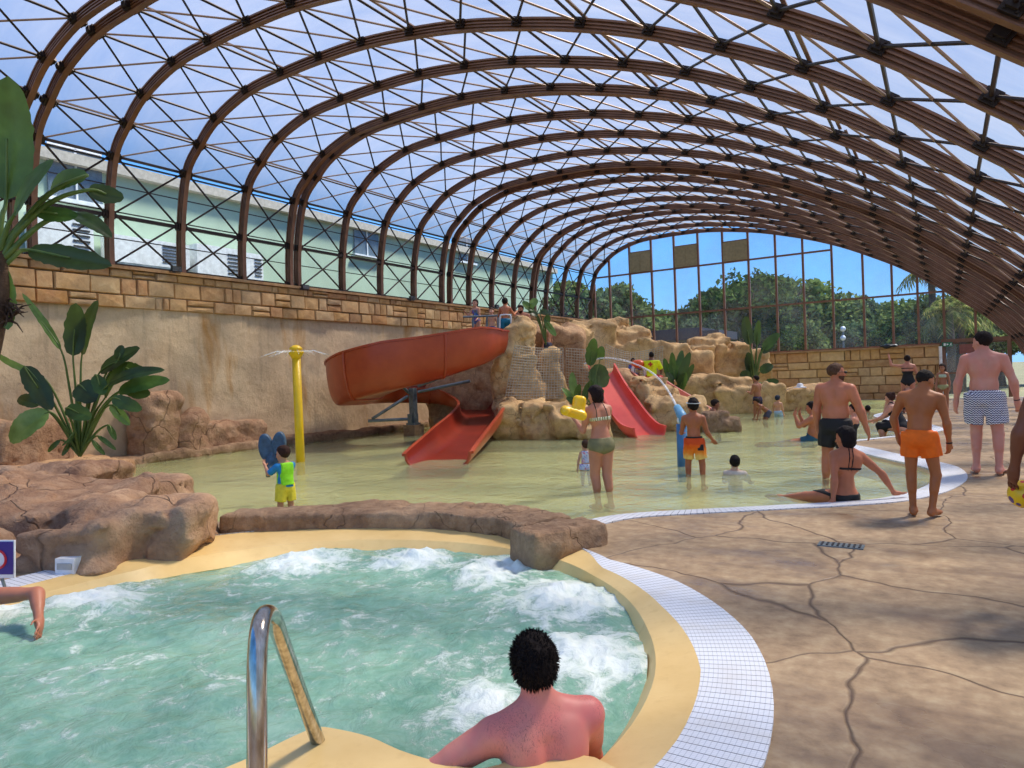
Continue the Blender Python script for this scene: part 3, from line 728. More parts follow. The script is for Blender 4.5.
rock('rock_pile', [pr(706, 338, 420, 34, 28.5, .9, r=.12), pr(730, 344, 420, 40, 28.2, .9, r=.12), pr(752, 352, 420, 30, 28.8, .8, r=.1), pr(697, 347, 420, 26, 27.6, .7, r=.1), pr(716, 334, 350, 14, 28.6, .4, r=.08)], .09,
     'blocky sandstone pile in front of the gable right of the terrace', 'rock3', 55, .16, 1.1, .06, .06)
rock('rock_ledge', [pr(712, 376, 416, 66, 25.5, .9, r=.15), pr(745, 384, 416, 70, 25, .8, r=.12), pr(790, 388, 414, 100, 25.2, .7, r=.1)], .08,
     'long low flat topped rock ledge behind the shallow water', 'rock3', 57, .13, 1.1, .03, .08)

# nets made of crossing cords
def netmesh(P00, P10, P11, P01, cell, w, bulge=0., sag=0.):
    P00, P10, P11, P01 = map(V, (P00, P10, P11, P01)); g = MB()
    nu = max(2, int(np.linalg.norm(P10 - P00) / cell)); nv = max(2, int(np.linalg.norm(P01 - P00) / cell))
    nrm = np.cross(P10 - P00, P01 - P00); nrm /= np.linalg.norm(nrm)
    def q(u, v): return (P00 * (1 - u) + P10 * u) * (1 - v) + (P01 * (1 - u) + P11 * u) * v + nrm * bulge * math.sin(PI * u) * (.4 + .6 * v) - V(0, 0, sag * math.sin(PI * u) * v)
    for i in range(nu + 1): g.tube([q(i / nu, j / 8) for j in range(9)], w, 4, False)
    for j in range(nv + 1): g.tube([q(i / 8, j / nv) for i in range(9)], w, 4, False)
    return g
MD['cord'] = plain('grey_cord', (176, 168, 150), .8)
tag(netmesh(at(505, 398, 18.3), at(563, 398, 18.5), at(563, 348, 18.9), at(515, 345, 18.5), .075, .009, -.25).build('safety_net', MD['cord'], origin=at(535, 398, 18.4)), 'grey cord net draped over the two rock pinnacles', 'net')
tag(netmesh(at(566, 400, 20.6), at(588, 402, 20.4), at(588, 350, 20.4), at(566, 348, 20.6), .08, .009).build('safety_net', MD['cord'], origin=at(577, 400, 20.5)), 'narrow cord net below the man in dark shorts on the rocks', 'net')
tag(netmesh(at(604, 392, 21.6), at(661, 388, 22), at(663, 346, 22.4), at(606, 344, 22), .08, .009, -.3, .15).build('safety_net', MD['cord'], origin=at(633, 390, 21.8)), 'wide sagging cord net fence behind the red slide', 'net')

# ================================================================ SLIDES
def gel(name, a, b, r=.35):
    m = Mat(name); p = m.pos(); n = m.noise(p, 1.3, 5, .6)
    c = m.ramp(n, [(.3, srgb(*a)), (.7, srgb(*b))]); return m.fin(m.bsdf(c, r, 0, m.bump(m.noise(p, 2.5, 2), .08, .03), .5))
MD['slide'] = gel('terracotta_gelcoat', (158, 58, 28), (186, 80, 40)); MD['slide_in'] = gel('dark_red_gelcoat', (124, 38, 24), (150, 52, 32), .3)
MD['red'] = gel('red_gelcoat', (206, 66, 54), (226, 92, 76)); MD['pink'] = gel('pink_gelcoat', (208, 130, 116), (226, 158, 142)); MD['orange'] = gel('orange_gelcoat', (216, 84, 34), (232, 100, 44))
def trough(path, wd, hl, hr, n=14, flat=.35):
    """path centre line of the bottom, wd half width list, hl/hr wall heights left/right; returns inner points grid"""
    P = catmull(path, 8); m = len(P); s = np.linspace(0, 1, m); k = np.linspace(0, 1, len(path))
    wd, hl, hr = [np.interp(s, k, a) for a in (wd, hl, hr)]
    T = np.gradient(P, axis=0); T[:, 2] = 0; T /= np.linalg.norm(T, axis=1)[:, None]
    L = np.stack([-T[:, 1], T[:, 0], T[:, 2] * 0], 1)
    G = []
    for i in range(m):
        row = []
        for j in range(-n, n + 1):
            t = j / n; h = hl[i] if t < 0 else hr[i]; a = abs(t)
            x = -t * wd[i] * (1 - (1 - min(1, a * 1.05)) ** 1.9 if False else 1) * 1.
            z = h * (max(0, a - flat) / (1 - flat)) ** 2.0
            xx = wd[i] * math.sin(min(1, a) * PI / 2) * (-1 if t > 0 else 1)
            row.append(P[i] + L[i] * xx + V(0, 0, z))
        G.append(row)
    return P, L, np.array(G)
def slide_parts(root, path, wd, hl, hr, mo, mi, lipm, th=.03, lip=.07, seams=()):
    P, L, G = trough(path, wd, hl, hr); m, n = G.shape[:2]
    # outside shell offset
    O = G.copy(); c = (G[:, :1] + G[:, -1:]) / 2 + V(0, 0, .3); d = G - c; nn = np.linalg.norm(d, axis=2)[..., None]; O = G + d / nn * th
    def grid(A, flip):
        m, n = A.shape[:2]; f = []
        for i in range(m - 1):
            for j in range(n - 1):
                q = (i * n + j, i * n + j + 1, (i + 1) * n + j + 1, (i + 1) * n + j); f.append(q[::-1] if flip else q)
        return A.reshape(-1, 3), f
    v, f = grid(G, False); mk('chute', v, f, mi, root, True)
    v, f = grid(O, True); mk('outer_shell', v, f, mo, root, True)
    for side in (0, -1):
        g = MB(); A = []
        for i in range(m):
            s = L[i] * (1 if side == 0 else -1); q = G[i, side]
            A += [q - s * .005, q + s * lip, q + s * lip - V(0, 0, .045), q + s * (th + .003) - V(0, 0, .05)]
        f = [(i * 4 + k, i * 4 + (k + 1) % 4, (i + 1) * 4 + (k + 1) % 4, (i + 1) * 4 + k) for i in range(m - 1) for k in range(4)]
        f += [(0, 1, 2, 3), tuple((m - 1) * 4 + k for k in (3, 2, 1, 0))]
        g.add(A, f); g.build('rim', lipm, root)
    for s in seams:
        i = int(s * (m - 1)); g = MB(); g.tube([q + (q - c[i, 0]) / np.linalg.norm(q - c[i, 0]) * (th + .01) for q in G[i]], .03, 6); g.build('joint_flange', mo, root)
    # end lip
    g = MB(); g.tube(list(G[-1]), .03, 6); g.build('end_lip', lipm, root)
    return G
pathA = [at(492, 354, 18.9), at(484, 358, 18.6), at(466, 367, 17.9), at(430, 380, 17.45), at(392, 390, 17.3), at(364, 399, 17.7), at(352, 404, 18.7), at(362, 403, 20.0), at(388, 402, 21.0), at(420, 402, 21.3), at(448, 404, 21.4), at(470, 409, 20.9), at(482, 417, 19.6), at(479, 428, 17.6), at(464, 444, 15.2), at(438, 468, 12.9)]
sl_ = empty('spiral_water_slide', (pathA[8][0], pathA[8][1], -.3), 'large terracotta orange spiral water slide curving down into the lagoon', 'water slide')
G = slide_parts(sl_, pathA, [.55, .58, .6, .62, .62, .62, .62, .62, .62, .62, .62, .62, .62, .62, .62, .62],
    [.6, .72, 1.0, 1.12, 1.2, 1.2, 1.15, 1.0, .85, .8, .74, .66, .58, .52, .45, .3], [.5, .5, .45, .42, .4, .4, .4, .4, .42, .45, .45, .45, .45, .45, .4, .28], MD['slide'], MD['slide_in'], MD['slide'], seams=(.19, .33, .62, .85))
# post, foot and arms of the slide
pb = gz(414, 436, -.1); dpp = (pb - CAM) @ FW
g = MB(); g.box(pb + V(0, 0, .1), (.42, .42, .45)); g.build('concrete_foot', MD['kerb'], sl_)
g = MB(); tp = at(413, 388, dpp); g.box((pb + tp) / 2 + V(0, 0, .0), (.17, .17, tp[2] - pb[2])); g.box(pb + V(0, 0, .36), (.30, .30, .05)); g.box(pb + V(.13, -.02, .5), (.02, .16, .3)); g.box(pb + V(-.02, -.13, .5), (.16, .02, .3)); g.build('support_post', MD['galv'], sl_)
for a, b in (((408, 419), (368, 421)), ((408, 396), (372, 419)), ((409, 393), (402, 386)), ((418, 392), (470, 381)), ((418, 386), (455, 372))):
    g = MB(); g.tube([at(a[0], a[1], dpp), at(b[0], b[1], dpp - .3)], .045, 8); g.build('bracket_arm', MD['galv'], sl_)
sp = empty('toddler_slide', gz(646, 438, -.3), 'short red water slide running down the rock mound', 'water slide')
slide_parts(sp, [at(602, 374, 20.3), at(608, 388, 19.7), at(619, 407, 18.8), at(630, 424, 17.9), at(640, 435, 17.3), at(650, 439, 16.9)], [.36, .4, .42, .44, .46, .46], [.3] * 6, [.3] * 6, MD['red'], MD['red'], MD['red'], lip=.05)
sp = empty('toddler_slide', gz(700, 412, -.3), 'pale pink water slide with an orange ball arch at its top', 'water slide')
slide_parts(sp, [at(640, 378, 22.0), at(648, 383, 21.6), at(664, 394, 20.8), at(684, 406, 20.), at(704, 418, 19.4)], [.3, .34, .36, .36, .36], [.24] * 5, [.24] * 5, MD['pink'], MD['pink'], MD['pink'], lip=.05)
g = MB(); g.ball(at(638, 364, 21.9), .17, 10, (1.3, 1, .8)); g.build('arch_ball', MD['orange'], sp, True, label='orange ball arch at the slide top')
g = MB(); g.tube(catmull([at(633, 378, 21.9), at(633, 368, 21.9), at(638, 363, 21.9), at(644, 368, 21.9), at(646, 378, 21.9)], 4), .05, 8); g.build('arch_bar', MD['white'], sp, True)

# ================================================================ WATER TOYS
def jetmat(name, al):
    m = Mat(name); p = m.pos(); tr = m.N('BsdfTransparent'); df = m.N('BsdfDiffuse', {'Color': (.9, .93, .95, 1)}); n = m.noise(p, 22, 3)
    a = m.N('MixShader', {0: m.ramp(n, [(.35, al * .3), (.65, min(1, al * 1.7))])}); m.L(tr.outputs[0], a.inputs[1]); m.L(df.outputs[0], a.inputs[2]); return m.fin(a)
MD['jet'] = jetmat('falling_water', .45); MD['mist'] = jetmat('thin_water', .22)
MD['toyyel'] = plain('yellow_pipe', (236, 192, 14), .4, nz=.05); MD['toyblue'] = plain('blue_pipe', (66, 122, 170), .45); MD['ltblue'] = plain('light_blue_nozzle', (110, 170, 205), .4); MD['slate'] = plain('slate_blue_plastic', (66, 92, 112), .5, nz=.2, nsc=20)
pb = gz(300.5, 462, -.3); dp = (gz(300.5, 462, ZW) - CAM) @ FW; pb = gz(300.5, 462, ZW); pb[2] = -.34
s = empty('spray_post', pb, 'tall yellow spray post standing in the lagoon', 'water toy')
tz = at(297, 351, dp)[2]
g = MB(); g.lathe(pb, [(.09, 0), (.088, 1.), (.085, tz - pb[2] - .12)]); g.build('pipe', MD['toyyel'], s, True)
hb = V(pb[0], pb[1], tz - .14)
g = MB(); g.lathe(hb, [(.085, -.02), (.13, .06), (.155, .10), (.155, .13), (.10, .15), (.13, .17), (.13, .2), (.07, .25), (.01, .265)]); g.build('spray_head', MD['toyyel'], s, True)
rnd = random.Random(3)
g = MB()
for k in range(20):
    a = 2 * PI * k / 20; L = rnd.uniform(.5, .75)
    g.tube([hb + V(math.cos(a), math.sin(a), 0) * .12 + V(0, 0, .12), hb + V(math.cos(a), math.sin(a), 0) * L * .6 + V(0, 0, .14), hb + V(math.cos(a), math.sin(a), 0) * L + V(0, 0, .05)], [.008, .008, .006], 4)
tag(g.build('water_spray', MD['mist'], origin=hb), 'thin ring of water spraying from the yellow post', 'water', kind='stuff')
cb = gz(682.5, 466, ZW); dp = (cb - CAM) @ FW; cb[2] = -.34
s = empty('water_cannon', cb, 'blue swivelling water cannon beside the boy in orange shorts', 'water toy')
t0 = at(681.5, 424, dp)
g = MB(); g.tube([cb, t0], .085, 14); g.build('pipe', MD['toyblue'], s, True)
g = MB(); g.tube([t0, t0 + V(0, 0, .05)], .06, 12); g.ball(t0 + V(0, 0, .06), .075, 8); g.build('swivel', MD['white'], s, True)
n0, n1 = at(685, 422, dp - .1), at(677, 407, dp + .25)
g = MB(); g.tube([n0, (n0 + n1) / 2, n1], [.085, .08, .06], 12); g.build('nozzle', MD['ltblue'], s, True)
g = MB(); g.tube(catmull([n1, at(667, 389, dp + 2.2), at(655, 375, dp + 4.2), at(640, 366, dp + 6.5), at(622, 360, dp + 7), at(602, 358, dp + 7.2), at(584, 364, dp + 7.3)], 5), .022, 6)
tag(g.build('water_jet', MD['jet'], origin=n1), 'white arc of water shot from the blue cannon', 'water', kind='stuff')
# slate-blue ear shaped spray toy in front of the small boy
eb = gz(270, 507, ZW); eb[2] = -.34; dp = 9.25
s = empty('water_toy', eb, 'slate blue water toy with two ear shaped lobes held by the small boy', 'water toy')
g = MB(); g.tube([at(268, 476, dp - .2), at(270, 468, dp - .1), at(272, 462, dp), at(273, 452, dp)], [.03, .035, .05, .05], 10); g.build('stem', MD['slate'], s, True)
for cx_, cy_, hx, hy, tl in ((266.5, 448, 7.5, 14.5, -.1), (279, 445, 7, 13.5, .1)):
    c = at(cx_, cy_, dp); sx, sz = hx * dp / F, hy * dp / F
    pv = []; n = 24
    for rr, yy in ((1., -.02), (.86, -.035), (.0, -.02)): pass
    g = MB(); 
    R = V([(RT[0], FW[0], 0), (RT[1], FW[1], 0), (0, 0, 1)])
    rows = [(0, -.03), (.6, -.035), (.92, -.045), (1, -.02), (1, .02), (.9, .05), (.5, .07), (0, .075)]
    for r_, y_ in rows:
        for k in range(n):
            a = 2 * PI * k / n; q = V(sx * r_ * math.cos(a) + tl * sz * r_ * math.sin(a), y_, sz * r_ * math.sin(a)); pv.append(c + R @ q)
    g.add(pv, [(i * n + k, i * n + (k + 1) % n, (i + 1) * n + (k + 1) % n, (i + 1) * n + k) for i in range(len(rows) - 1) for k in range(n)]); g.build('ear_shield', MD['slate'], s, True)
g = MB(); g.tube([at(268, 455, dp), at(272, 462, dp), at(277, 455, dp)], .05, 8); g.ball(at(272, 462, dp), .09, 8); g.build('hub', MD['slate'], s, True)

# ================================================================ HANDRAIL, SIGN, SMALL FITTINGS
hp = catmull([at(319, 744, 2.83), at(304, 703, 2.66), at(290, 664, 2.48), at(281, 639, 2.36), at(275, 622, 2.26), at(269, 614, 2.16), at(263, 617, 2.06), at(259, 634, 1.99), at(257, 665, 1.95), at(257, 715, 1.92), at(257, 770, 1.90), at(257.5, 850, 1.88)], 6)
lowz = hp[-1].copy(); hp = list(hp) + [V(lowz[0], lowz[1], -.02)]
hr = empty('handrail', (hp[-1][0], hp[-1][1], 0), 'polished steel hoop handrail rising from the yellow spa step', 'handrail')
g = MB(); g.tube(hp, .028, 20); g.build('rail_tube', MD['steel'], hr, True)
g = MB(); g.lathe(hp[0] + V(0, 0, -.0), [(.036, -.03), (.036, .0), (.030, .012)], 20); g.build('base_collar', MD['rubber'], hr, True)
# purple warning sign at the left edge
MD['purple'] = plain('purple_sign', (62, 40, 128), .35, nz=.04); MD['signred'] = plain('sign_red', (214, 44, 60), .4)
c = at(2, 559, 5.3); sg = empty('warning_sign', (c[0], c[1], 0), 'purple warning sign with a red ringed symbol leaning on the boulder', 'sign')
R = np.stack([RT, FW, UP], 1)
g = MB(); g.box(c, (.20, .015, .29), R); g.build('board', MD['white'], sg)
g = MB(); g.box(c - FW * .010 + UP * .01, (.185, .006, .25), R); g.build('panel', MD['purple'], sg)
g = MB()
nn = 28
A = [(c + RT * -.03 - FW * .016 + (RT * math.cos(2 * PI * k / nn) + UP * math.sin(2 * PI * k / nn)) * .07) for k in range(nn + 1)]
g.tube(A, .009, 6); g.build('ring_symbol', MD['signred'], sg)
g = MB(); g.add([c + RT * -.03 - FW * .0135 + (RT * math.cos(2 * PI * k / nn) + UP * math.sin(2 * PI * k / nn)) * .066 for k in range(nn)], [tuple(range(nn))]); g.build('symbol_disc', MD['white'], sg)
g = MB(); g.tube([c - UP * .15, V(c[0], c[1], 0) + V(.0, .02, -.02)], .012, 6); g.build('stake', MD['galv'], sg)
c = at(68.5, 565, 5.75); o = empty('skimmer_box', (c[0], c[1], 0), 'small white skimmer box set below the foreground boulder', 'pool fitting')
g = MB(); g.box(c, (.16, .10, .13), R); g.build('housing', MD['white'], o); g = MB(); g.box(c - FW * .052, (.12, .012, .05), R); g.build('flap', plain('grey_flap', (170, 172, 170), .5), o)
# floor drain
c = gz(841, 546); g = MB(); g.box((c[0], c[1], .004), (.34, .14, .012))
dr = empty('floor_drain', (c[0], c[1], 0), 'narrow metal floor drain in the brown deck', 'drain'); g.build('frame', MD['galv'], dr)
g = MB()
for k in range(8): g.box((c[0] - .14 + k * .04, c[1], .012), (.016, .11, .006))
g.build('grille', MD['rubber'], dr)
# flood lights on the wall top
for k, (x, y) in enumerate(((175, 270), (304, 288), (411, 299), (496, 307))):
    c = onX(x, y, -15.3)
    o = empty('flood_light', c, ['black flood light on the wall top nearest the palm', 'black flood light on the wall top behind the yellow spray post', 'black flood light on the wall top above the orange slide', 'farthest black flood light on the wall top near the slide entrance'][k], 'light', 'flood lights on the left wall')
    g = MB(); g.box(c + V(.05, 0, .02), (.07, .24, .13)); g.build('housing', MD['rubber'], o)
    g = MB(); g.box(c + V(.09, 0, .02), (.012, .21, .10)); g.build('lens', MD['glass'], o)
    g = MB(); g.tube([c + V(-.2, 0, .03), c + V(0, 0, -.06)], .015, 6); g.tube([c + V(0, .13, 0), c + V(0, .13, -.06), c + V(0, -.13, -.06), c + V(0, -.13, 0)], .01, 6); g.build('bracket', MD['rubber'], o)
# rails at the slide entrance
rl = empty('entrance_rail', at(492, 335, 20.2), 'pale metal guard rail at the top of the orange slide', 'railing')
d_ = 20.0
g = MB(); g.tube([at(463, 317, d_), at(512, 315, d_)], .03, 8); g.build('top_rail', MD['galv'], rl)
g = MB(); g.tube(catmull([at(500, 340, d_ - .5), at(500, 318, d_ - .5), at(502, 315, d_ - .5), at(509, 315, d_ - .5), at(511, 318, d_ - .5), at(511, 336, d_ - .5)], 4), .022, 8); g.build('hoop', MD['white'], rl, True)
for x in (473, 487, 498): g = MB(); g.tube([at(x, 316.5, d_), at(x, 340, d_)], .028, 8); g.build('post', MD['galv'], rl)

# ================================================================ DOORWAY AT THE FAR RIGHT
dr = empty('door_1', (1.2, GY - .1, 0), 'bronze framed glass doorway at the far right of the gable', 'door', kind='structure')
Y = GY - .12
for x in (-.02, 1.0, 2.15): g = MB(); g.box((x, Y, 1.15), (.11, .14, 2.3)); g.build('door_post', MD['brown'], dr)
g = MB(); g.box((1.06, Y, 2.3), (2.3, .16, .14)); g.build('lintel', MD['brown'], dr)
g = MB(); g.box((.5, Y, 1.0), (.9, .06, .06)); g.box((1.58, Y, 1.0), (1.05, .06, .06)); g.build('mid_rail', MD['brown'], dr)
mk('pane', [(0, Y, 0), (2.15, Y, 0), (2.15, Y, 2.25), (0, Y, 2.25)], [(0, 1, 2, 3)], MD['glass2'], dr)
g = MB(); g.box((1.0, Y - .1, 1.95), (.95, .03, .38)); g.build('banner', plain('faded_red_banner', (138, 84, 76), .7), dr)
ex = empty('exit_sign', (.05, Y - .15, 2.12), 'green and white emergency exit sign beside the doorway', 'sign')
g = MB(); g.box((.12, Y - .16, 2.16), (.36, .05, .17)); g.build('sign_box', plain('exit_green', (30, 120, 84), .5), ex)
g = MB(); g.box((.03, Y - .19, 2.16), (.07, .01, .10)); g.build('door_pictogram', MD['white'], ex); g = MB(); g.add([(.10, Y - .19, 2.12), (.10, Y - .19, 2.20), (.17, Y - .19, 2.16)], [(0, 1, 2)]); g.build('arrow_pictogram', MD['white'], ex); g = MB(); g.tube([(.205, Y - .19, 2.10), (.23, Y - .19, 2.14), (.25, Y - .19, 2.18), (.255, Y - .19, 2.215)], [.008, .012, .014, .01], 6); g.tube([(.28, Y - .19, 2.10), (.245, Y - .19, 2.15), (.22, Y - .19, 2.18)], .008, 6); g.build('running_figure_pictogram', MD['white'], ex)
tag(MB().build('x', MD['white']) if False else (lambda g: g.build('white_pipe', MD['white'], origin=(-.1, Y - .2, 0)))((lambda g: (g.tube([(-.12, Y - .2, .0), (-.12, Y - .2, 2.1)], .06, 10), g)[1])(MB())), 'white vertical pipe on the end of the sandstone wall', 'pipe')
# things left on walls and rocks
c = at(800, 387.5, 24.9)
o = empty('sun_hat', c, 'white hat lying on the flat rock ledge', 'hat')
g = MB(); g.lathe(c, [(.02, .16), (.08, .15), (.11, .10), (.12, .04), (.22, .01), (.22, -.01), (.05, -.0)], 16); g.build('crown', MD['white'], o, True)
c = at(796, 390, 24.7); g = MB(); g.tube(catmull([c + RT * -.45, c + V(0, 0, .04), c + RT * .3 + V(0, 0, -.02), c + RT * .5 + V(0, 0, -.18)], 5), .03, 6); tag(g.build('bag_strap', MD['rubber'], origin=c), 'black strap draped over the flat rock beside the white hat', 'strap')
def cloth(c, sx, sy, sz, mat, name, label, cat, seed=0):
    v, f = snet(lambda P: d_ell(P + .03 * np.stack([fbm(P, 7, 2, seed)] * 3, 1), c, (sx, sy, sz)) - .03 * fbm(P, 6, 3, seed + 4), V(c) - V(sx, sy, sz) - .1, V(c) + V(sx, sy, sz) + .1, .025)
    return tag(mk(name, v, f, mat, smooth=True, origin=c), label, cat)
cloth(at(747, 387, 25), .42, .25, .09, plain('pale_blue_towel', (160, 170, 190), .9), 'towel', 'crumpled pale blue towel on the rock beside the standing man', 'towel', 2)
cloth(onY(889, 347.5, GY - .3) + V(0, 0, .05), .35, .1, .07, MD['rubber'], 'bundle', 'black cloth bundle lying on top of the sandstone wall', 'cloth', 8)
# ================================================================ PLANTS
def leafmat(name, a, b, c):
    m = Mat(name); p = m.pos(); n = m.noise(p, 3, 4)
    col = m.ramp(n, [(.3, srgb(*a)), (.55, srgb(*b)), (.8, srgb(*c))])
    bs = m.bsdf(col, .4, 0, m.bump(m.noise(p, 14, 3), .2, .02), .4)
    tl = m.N('BsdfTranslucent'); m.L(m.mix(.5, col, (.35, .55, .1, 1)), tl.inputs[0])
    mx = m.N('MixShader', {0: .25}); m.L(bs.outputs[0], mx.inputs[1]); m.L(tl.outputs[0], mx.inputs[2]); return m.fin(mx)
MD['leaf'] = leafmat('banana_leaf', (36, 62, 28), (58, 92, 42), (92, 126, 58)); MD['leafd'] = leafmat('dark_leaf', (20, 38, 20), (34, 58, 30), (56, 84, 40))
MD['leafl'] = leafmat('light_leaf', (80, 112, 50), (116, 148, 72), (150, 176, 100)); MD['stalk'] = leafmat('leaf_stalk', (72, 96, 44), (104, 126, 62), (130, 146, 84))
MD['trunk'] = rocky('palm_trunk', (48, 34, 26), (84, 62, 46), (112, 88, 66), 3, .8, False)
def blade(a, b, w, nrm=None, droop=.1, fold=.25, seed=0, notch=True):
    """leaf blade from a to b, width w"""
    a, b = V(a), V(b); d = b - a; L = np.linalg.norm(d); d /= L
    nrm = V(nrm) if nrm is not None else -FW; s = np.cross(d, nrm); s /= np.linalg.norm(s); u = np.cross(s, d)
    rnd = random.Random(seed); n, m = 18, 4; v = []
    for i in range(n + 1):
        t = i / n; c = a + d * L * t + u * (math.sin(t * PI) * L * droop)
        hw = w / 2 * (max(0., math.sin(PI * min(1, (t * .96 + .02)) ** .85)) ** .55) * (1 if 0 < i < n else .05)
        for j in range(-m, m + 1):
            q = j / m; e = 1.
            if abs(q) > .7 and notch: e += rnd.uniform(-.10, .04)
            v.append(c + s * hw * q * e + u * (abs(q) * hw * fold + rnd.uniform(-.01, .01) * hw - q * q * hw * fold * .5))
    k = 2 * m + 1; f = [(i * k + j, i * k + j + 1, (i + 1) * k + j + 1, (i + 1) * k + j) for i in range(n) for j in range(2 * m)]
    return v, f
def plant(name, base, leaves, d, label, cat='plant', mat='leaf', stalk_r=.03, trunk=None):
    """leaves: (blade start px, blade tip px, width px, depth offset, nrm tilt, material)"""
    root = empty(name, base, label, cat)
    if trunk: g = MB(); g.tube(catmull(trunk[0], 4), trunk[1], 10); g.build('trunk', MD['trunk'], root, True)
    for i, L in enumerate(leaves):
        (x0, y0), (x1, y1), wp, do = L[:4]; mt = L[4] if len(L) > 4 else mat; st = L[5] if len(L) > 5 else base
        rnd = random.Random(i * 7 + 1)
        a, b = at(x0, y0, d + do), at(x1, y1, d + do + rnd.uniform(-.2, .2) * (1 if d > 5 else .3))
        nrm = -FW + UP * rnd.uniform(.1, .7) + RT * rnd.uniform(-.5, .5)
        v, f = blade(a, b, wp * d / F, nrm, rnd.uniform(-.12, .12), rnd.uniform(.1, .4), i)
        lf = mk('leaf', v, f, MD[mt], root, True)
        st = V(st); g = MB(); mid = (st * .45 + a * .55) + V(0, 0, .12 * np.linalg.norm(a - st)) ; 
        P = catmull([st, mid, a, a * .5 + b * .5 + V(0, 0, .0)], 5); g.tube(P, list(np.linspace(stalk_r, stalk_r * .3, len(P))), 6); g.build('leaf_stalk', MD['stalk'], root, True)
    return root
b0 = at(80, 456, 13.0)
plant('broadleaf_plant', b0, [((73, 356), (76, 303), 22, 0, 'leafd'), ((82, 355), (98, 300), 26, .1, 'leafd'), ((61, 350), (22, 293), 8, -.1, 'leafl'), ((42, 376), (-6, 352), 7, 0, 'leafl'), ((24, 366), (52, 410), 20, -.2, 'leafd'),
    ((49, 412), (10, 442), 26, -.3, 'leafl'), ((66, 408), (92, 418), 16, -.4, 'leaf'), ((112, 366), (146, 372), 16, .2, 'leaf'), ((100, 372), (140, 348), 20, .1, 'leafd'), ((118, 392), (170, 380), 18, 0, 'leaf'), ((108, 385), (165, 370), 14, -.1, 'leafd'),
    ((112, 398), (142, 410), 14, -.2, 'leaf'), ((105, 398), (128, 362), 16, .1, 'leafd'), ((78, 385), (98, 400), 26, 0, 'leafd'), ((110, 405), (130, 425), 12, -.1, 'leafl'), ((40, 405), (18, 398), 14, 0, 'leafd'), ((95, 375), (104, 395), 14, 0), ((118, 360), (122, 345), 10, 0, 'leafd'), ((125, 388), (150, 395), 14, 0, 'leafd'),
    ((60, 440), (48, 452), 5, 0), ((70, 442), (62, 456), 5, 0), ((92, 440), (105, 455), 5, 0), ((98, 436), (116, 450), 5, 0), ((75, 432), (62, 446), 5, -.1), ((108, 425), (116, 440), 6, 0)], 12.9,
    'leafy bird of paradise plant growing at the foot of the left wall')
b1 = at(-14, 335, 7.4)
r_ = plant('banana_plant', b1, [((6, 200), (8, 76), 48, .1, 'leaf', at(-2, 250, 7.4)), ((14, 215), (54, 160), 40, -.1, 'leaf', at(-2, 260, 7.4)), ((88, 190), (124, 198), 20, 0, 'leafd', at(0, 250, 7.4)), ((88, 175), (50, 192), 22, 0, 'leaf', at(0, 250, 7.4)), ((36, 212), (78, 216), 18, 0, 'leaf', at(0, 262, 7.4)), ((72, 214), (112, 238), 18, .1, 'leafd', at(0, 262, 7.4)),
    ((28, 250), (112, 266), 26, .1, 'leafd', at(0, 270, 7.4)), ((-2, 262), (8, 330), 22, 0, 'leafl', at(-3, 262, 7.4)), ((-6, 200), (-30, 120), 40, .3, 'leaf', at(-6, 262, 7.4))], 7.4,
    'tall banana palm at the left edge with large overhanging leaves', trunk=([at(-50, 480, 7.6), at(-22, 410, 7.5), at(-10, 360, 7.4), at(-3, 320, 7.4), at(2, 285, 7.4), at(0, 240, 7.4)], [.09, .08, .08, .09, .07, .04]), stalk_r=.035)
g = MB(); rnd = random.Random(5)
for k in range(26):
    a = at(10 + rnd.uniform(-6, 4), 312 + rnd.uniform(-14, 10), 7.4); q = a + RT * rnd.uniform(.02, .25) * rnd.choice((-1, 1, 1)) + V(0, 0, rnd.uniform(-.16, .14)) - FW * rnd.uniform(0, .15); g.tube([a, (a + q) / 2 + V(0, 0, .03), q], [.015, .01, .004], 5)
g.build('dry_husk', MD['trunk'], r_)
bp = at(590, 412, 18.6)
plant('broadleaf_plant', bp, [((590, 366), (594, 338), 13, 0), ((600, 360), (602, 346), 10, .1), ((598, 388), (600, 364), 24, .1, 'leaf'), ((577, 400), (572, 372), 9, 0, 'leafl'), ((584, 400), (592, 380), 10, 0), ((572, 402), (562, 388), 8, 0, 'leafl'), ((580, 404), (566, 398), 8, -.1), ((588, 402), (604, 390), 9, -.1, 'leafl'), ((576, 402), (580, 384), 8, -.1)], 18.6, 'bright leafy plant on the rocks behind the woman in green', stalk_r=.02)
bp = at(676, 398, 21.8)
plant('broadleaf_plant', bp, [((676, 388), (672, 352), 10, 0), ((678, 388), (690, 352), 10, 0, 'leafd'), ((674, 386), (664, 358), 9, 0), ((679, 384), (682, 350), 9, .1), ((680, 388), (694, 364), 8, -.1, 'leafd'), ((675, 392), (666, 372), 10, -.1, 'leafd'), ((678, 392), (686, 372), 11, -.1)], 21.8, 'dense dark green plant beside the lifeguard', stalk_r=.025)
bp = at(755, 384, 27)
plant('broadleaf_plant', bp, [((750, 345), (745, 316), 15, 0, 'leafd'), ((763, 350), (779, 333), 11, 0, 'leaf'), ((761, 352), (774, 344), 9, 0, 'leafd'), ((750, 379), (741, 372), 11, 0, 'leafd'), ((752, 376), (748, 352), 13, .1, 'leafd'), ((760, 372), (773, 365), 10, 0, 'leafd'), ((764, 384), (779, 381), 9, 0, 'leafd'), ((757, 345), (759, 320), 8, .1, 'leaf')], 27, 'tall banana plant with upright dark leaves before the gable', stalk_r=.05)
bp = at(546, 345, 20.2)
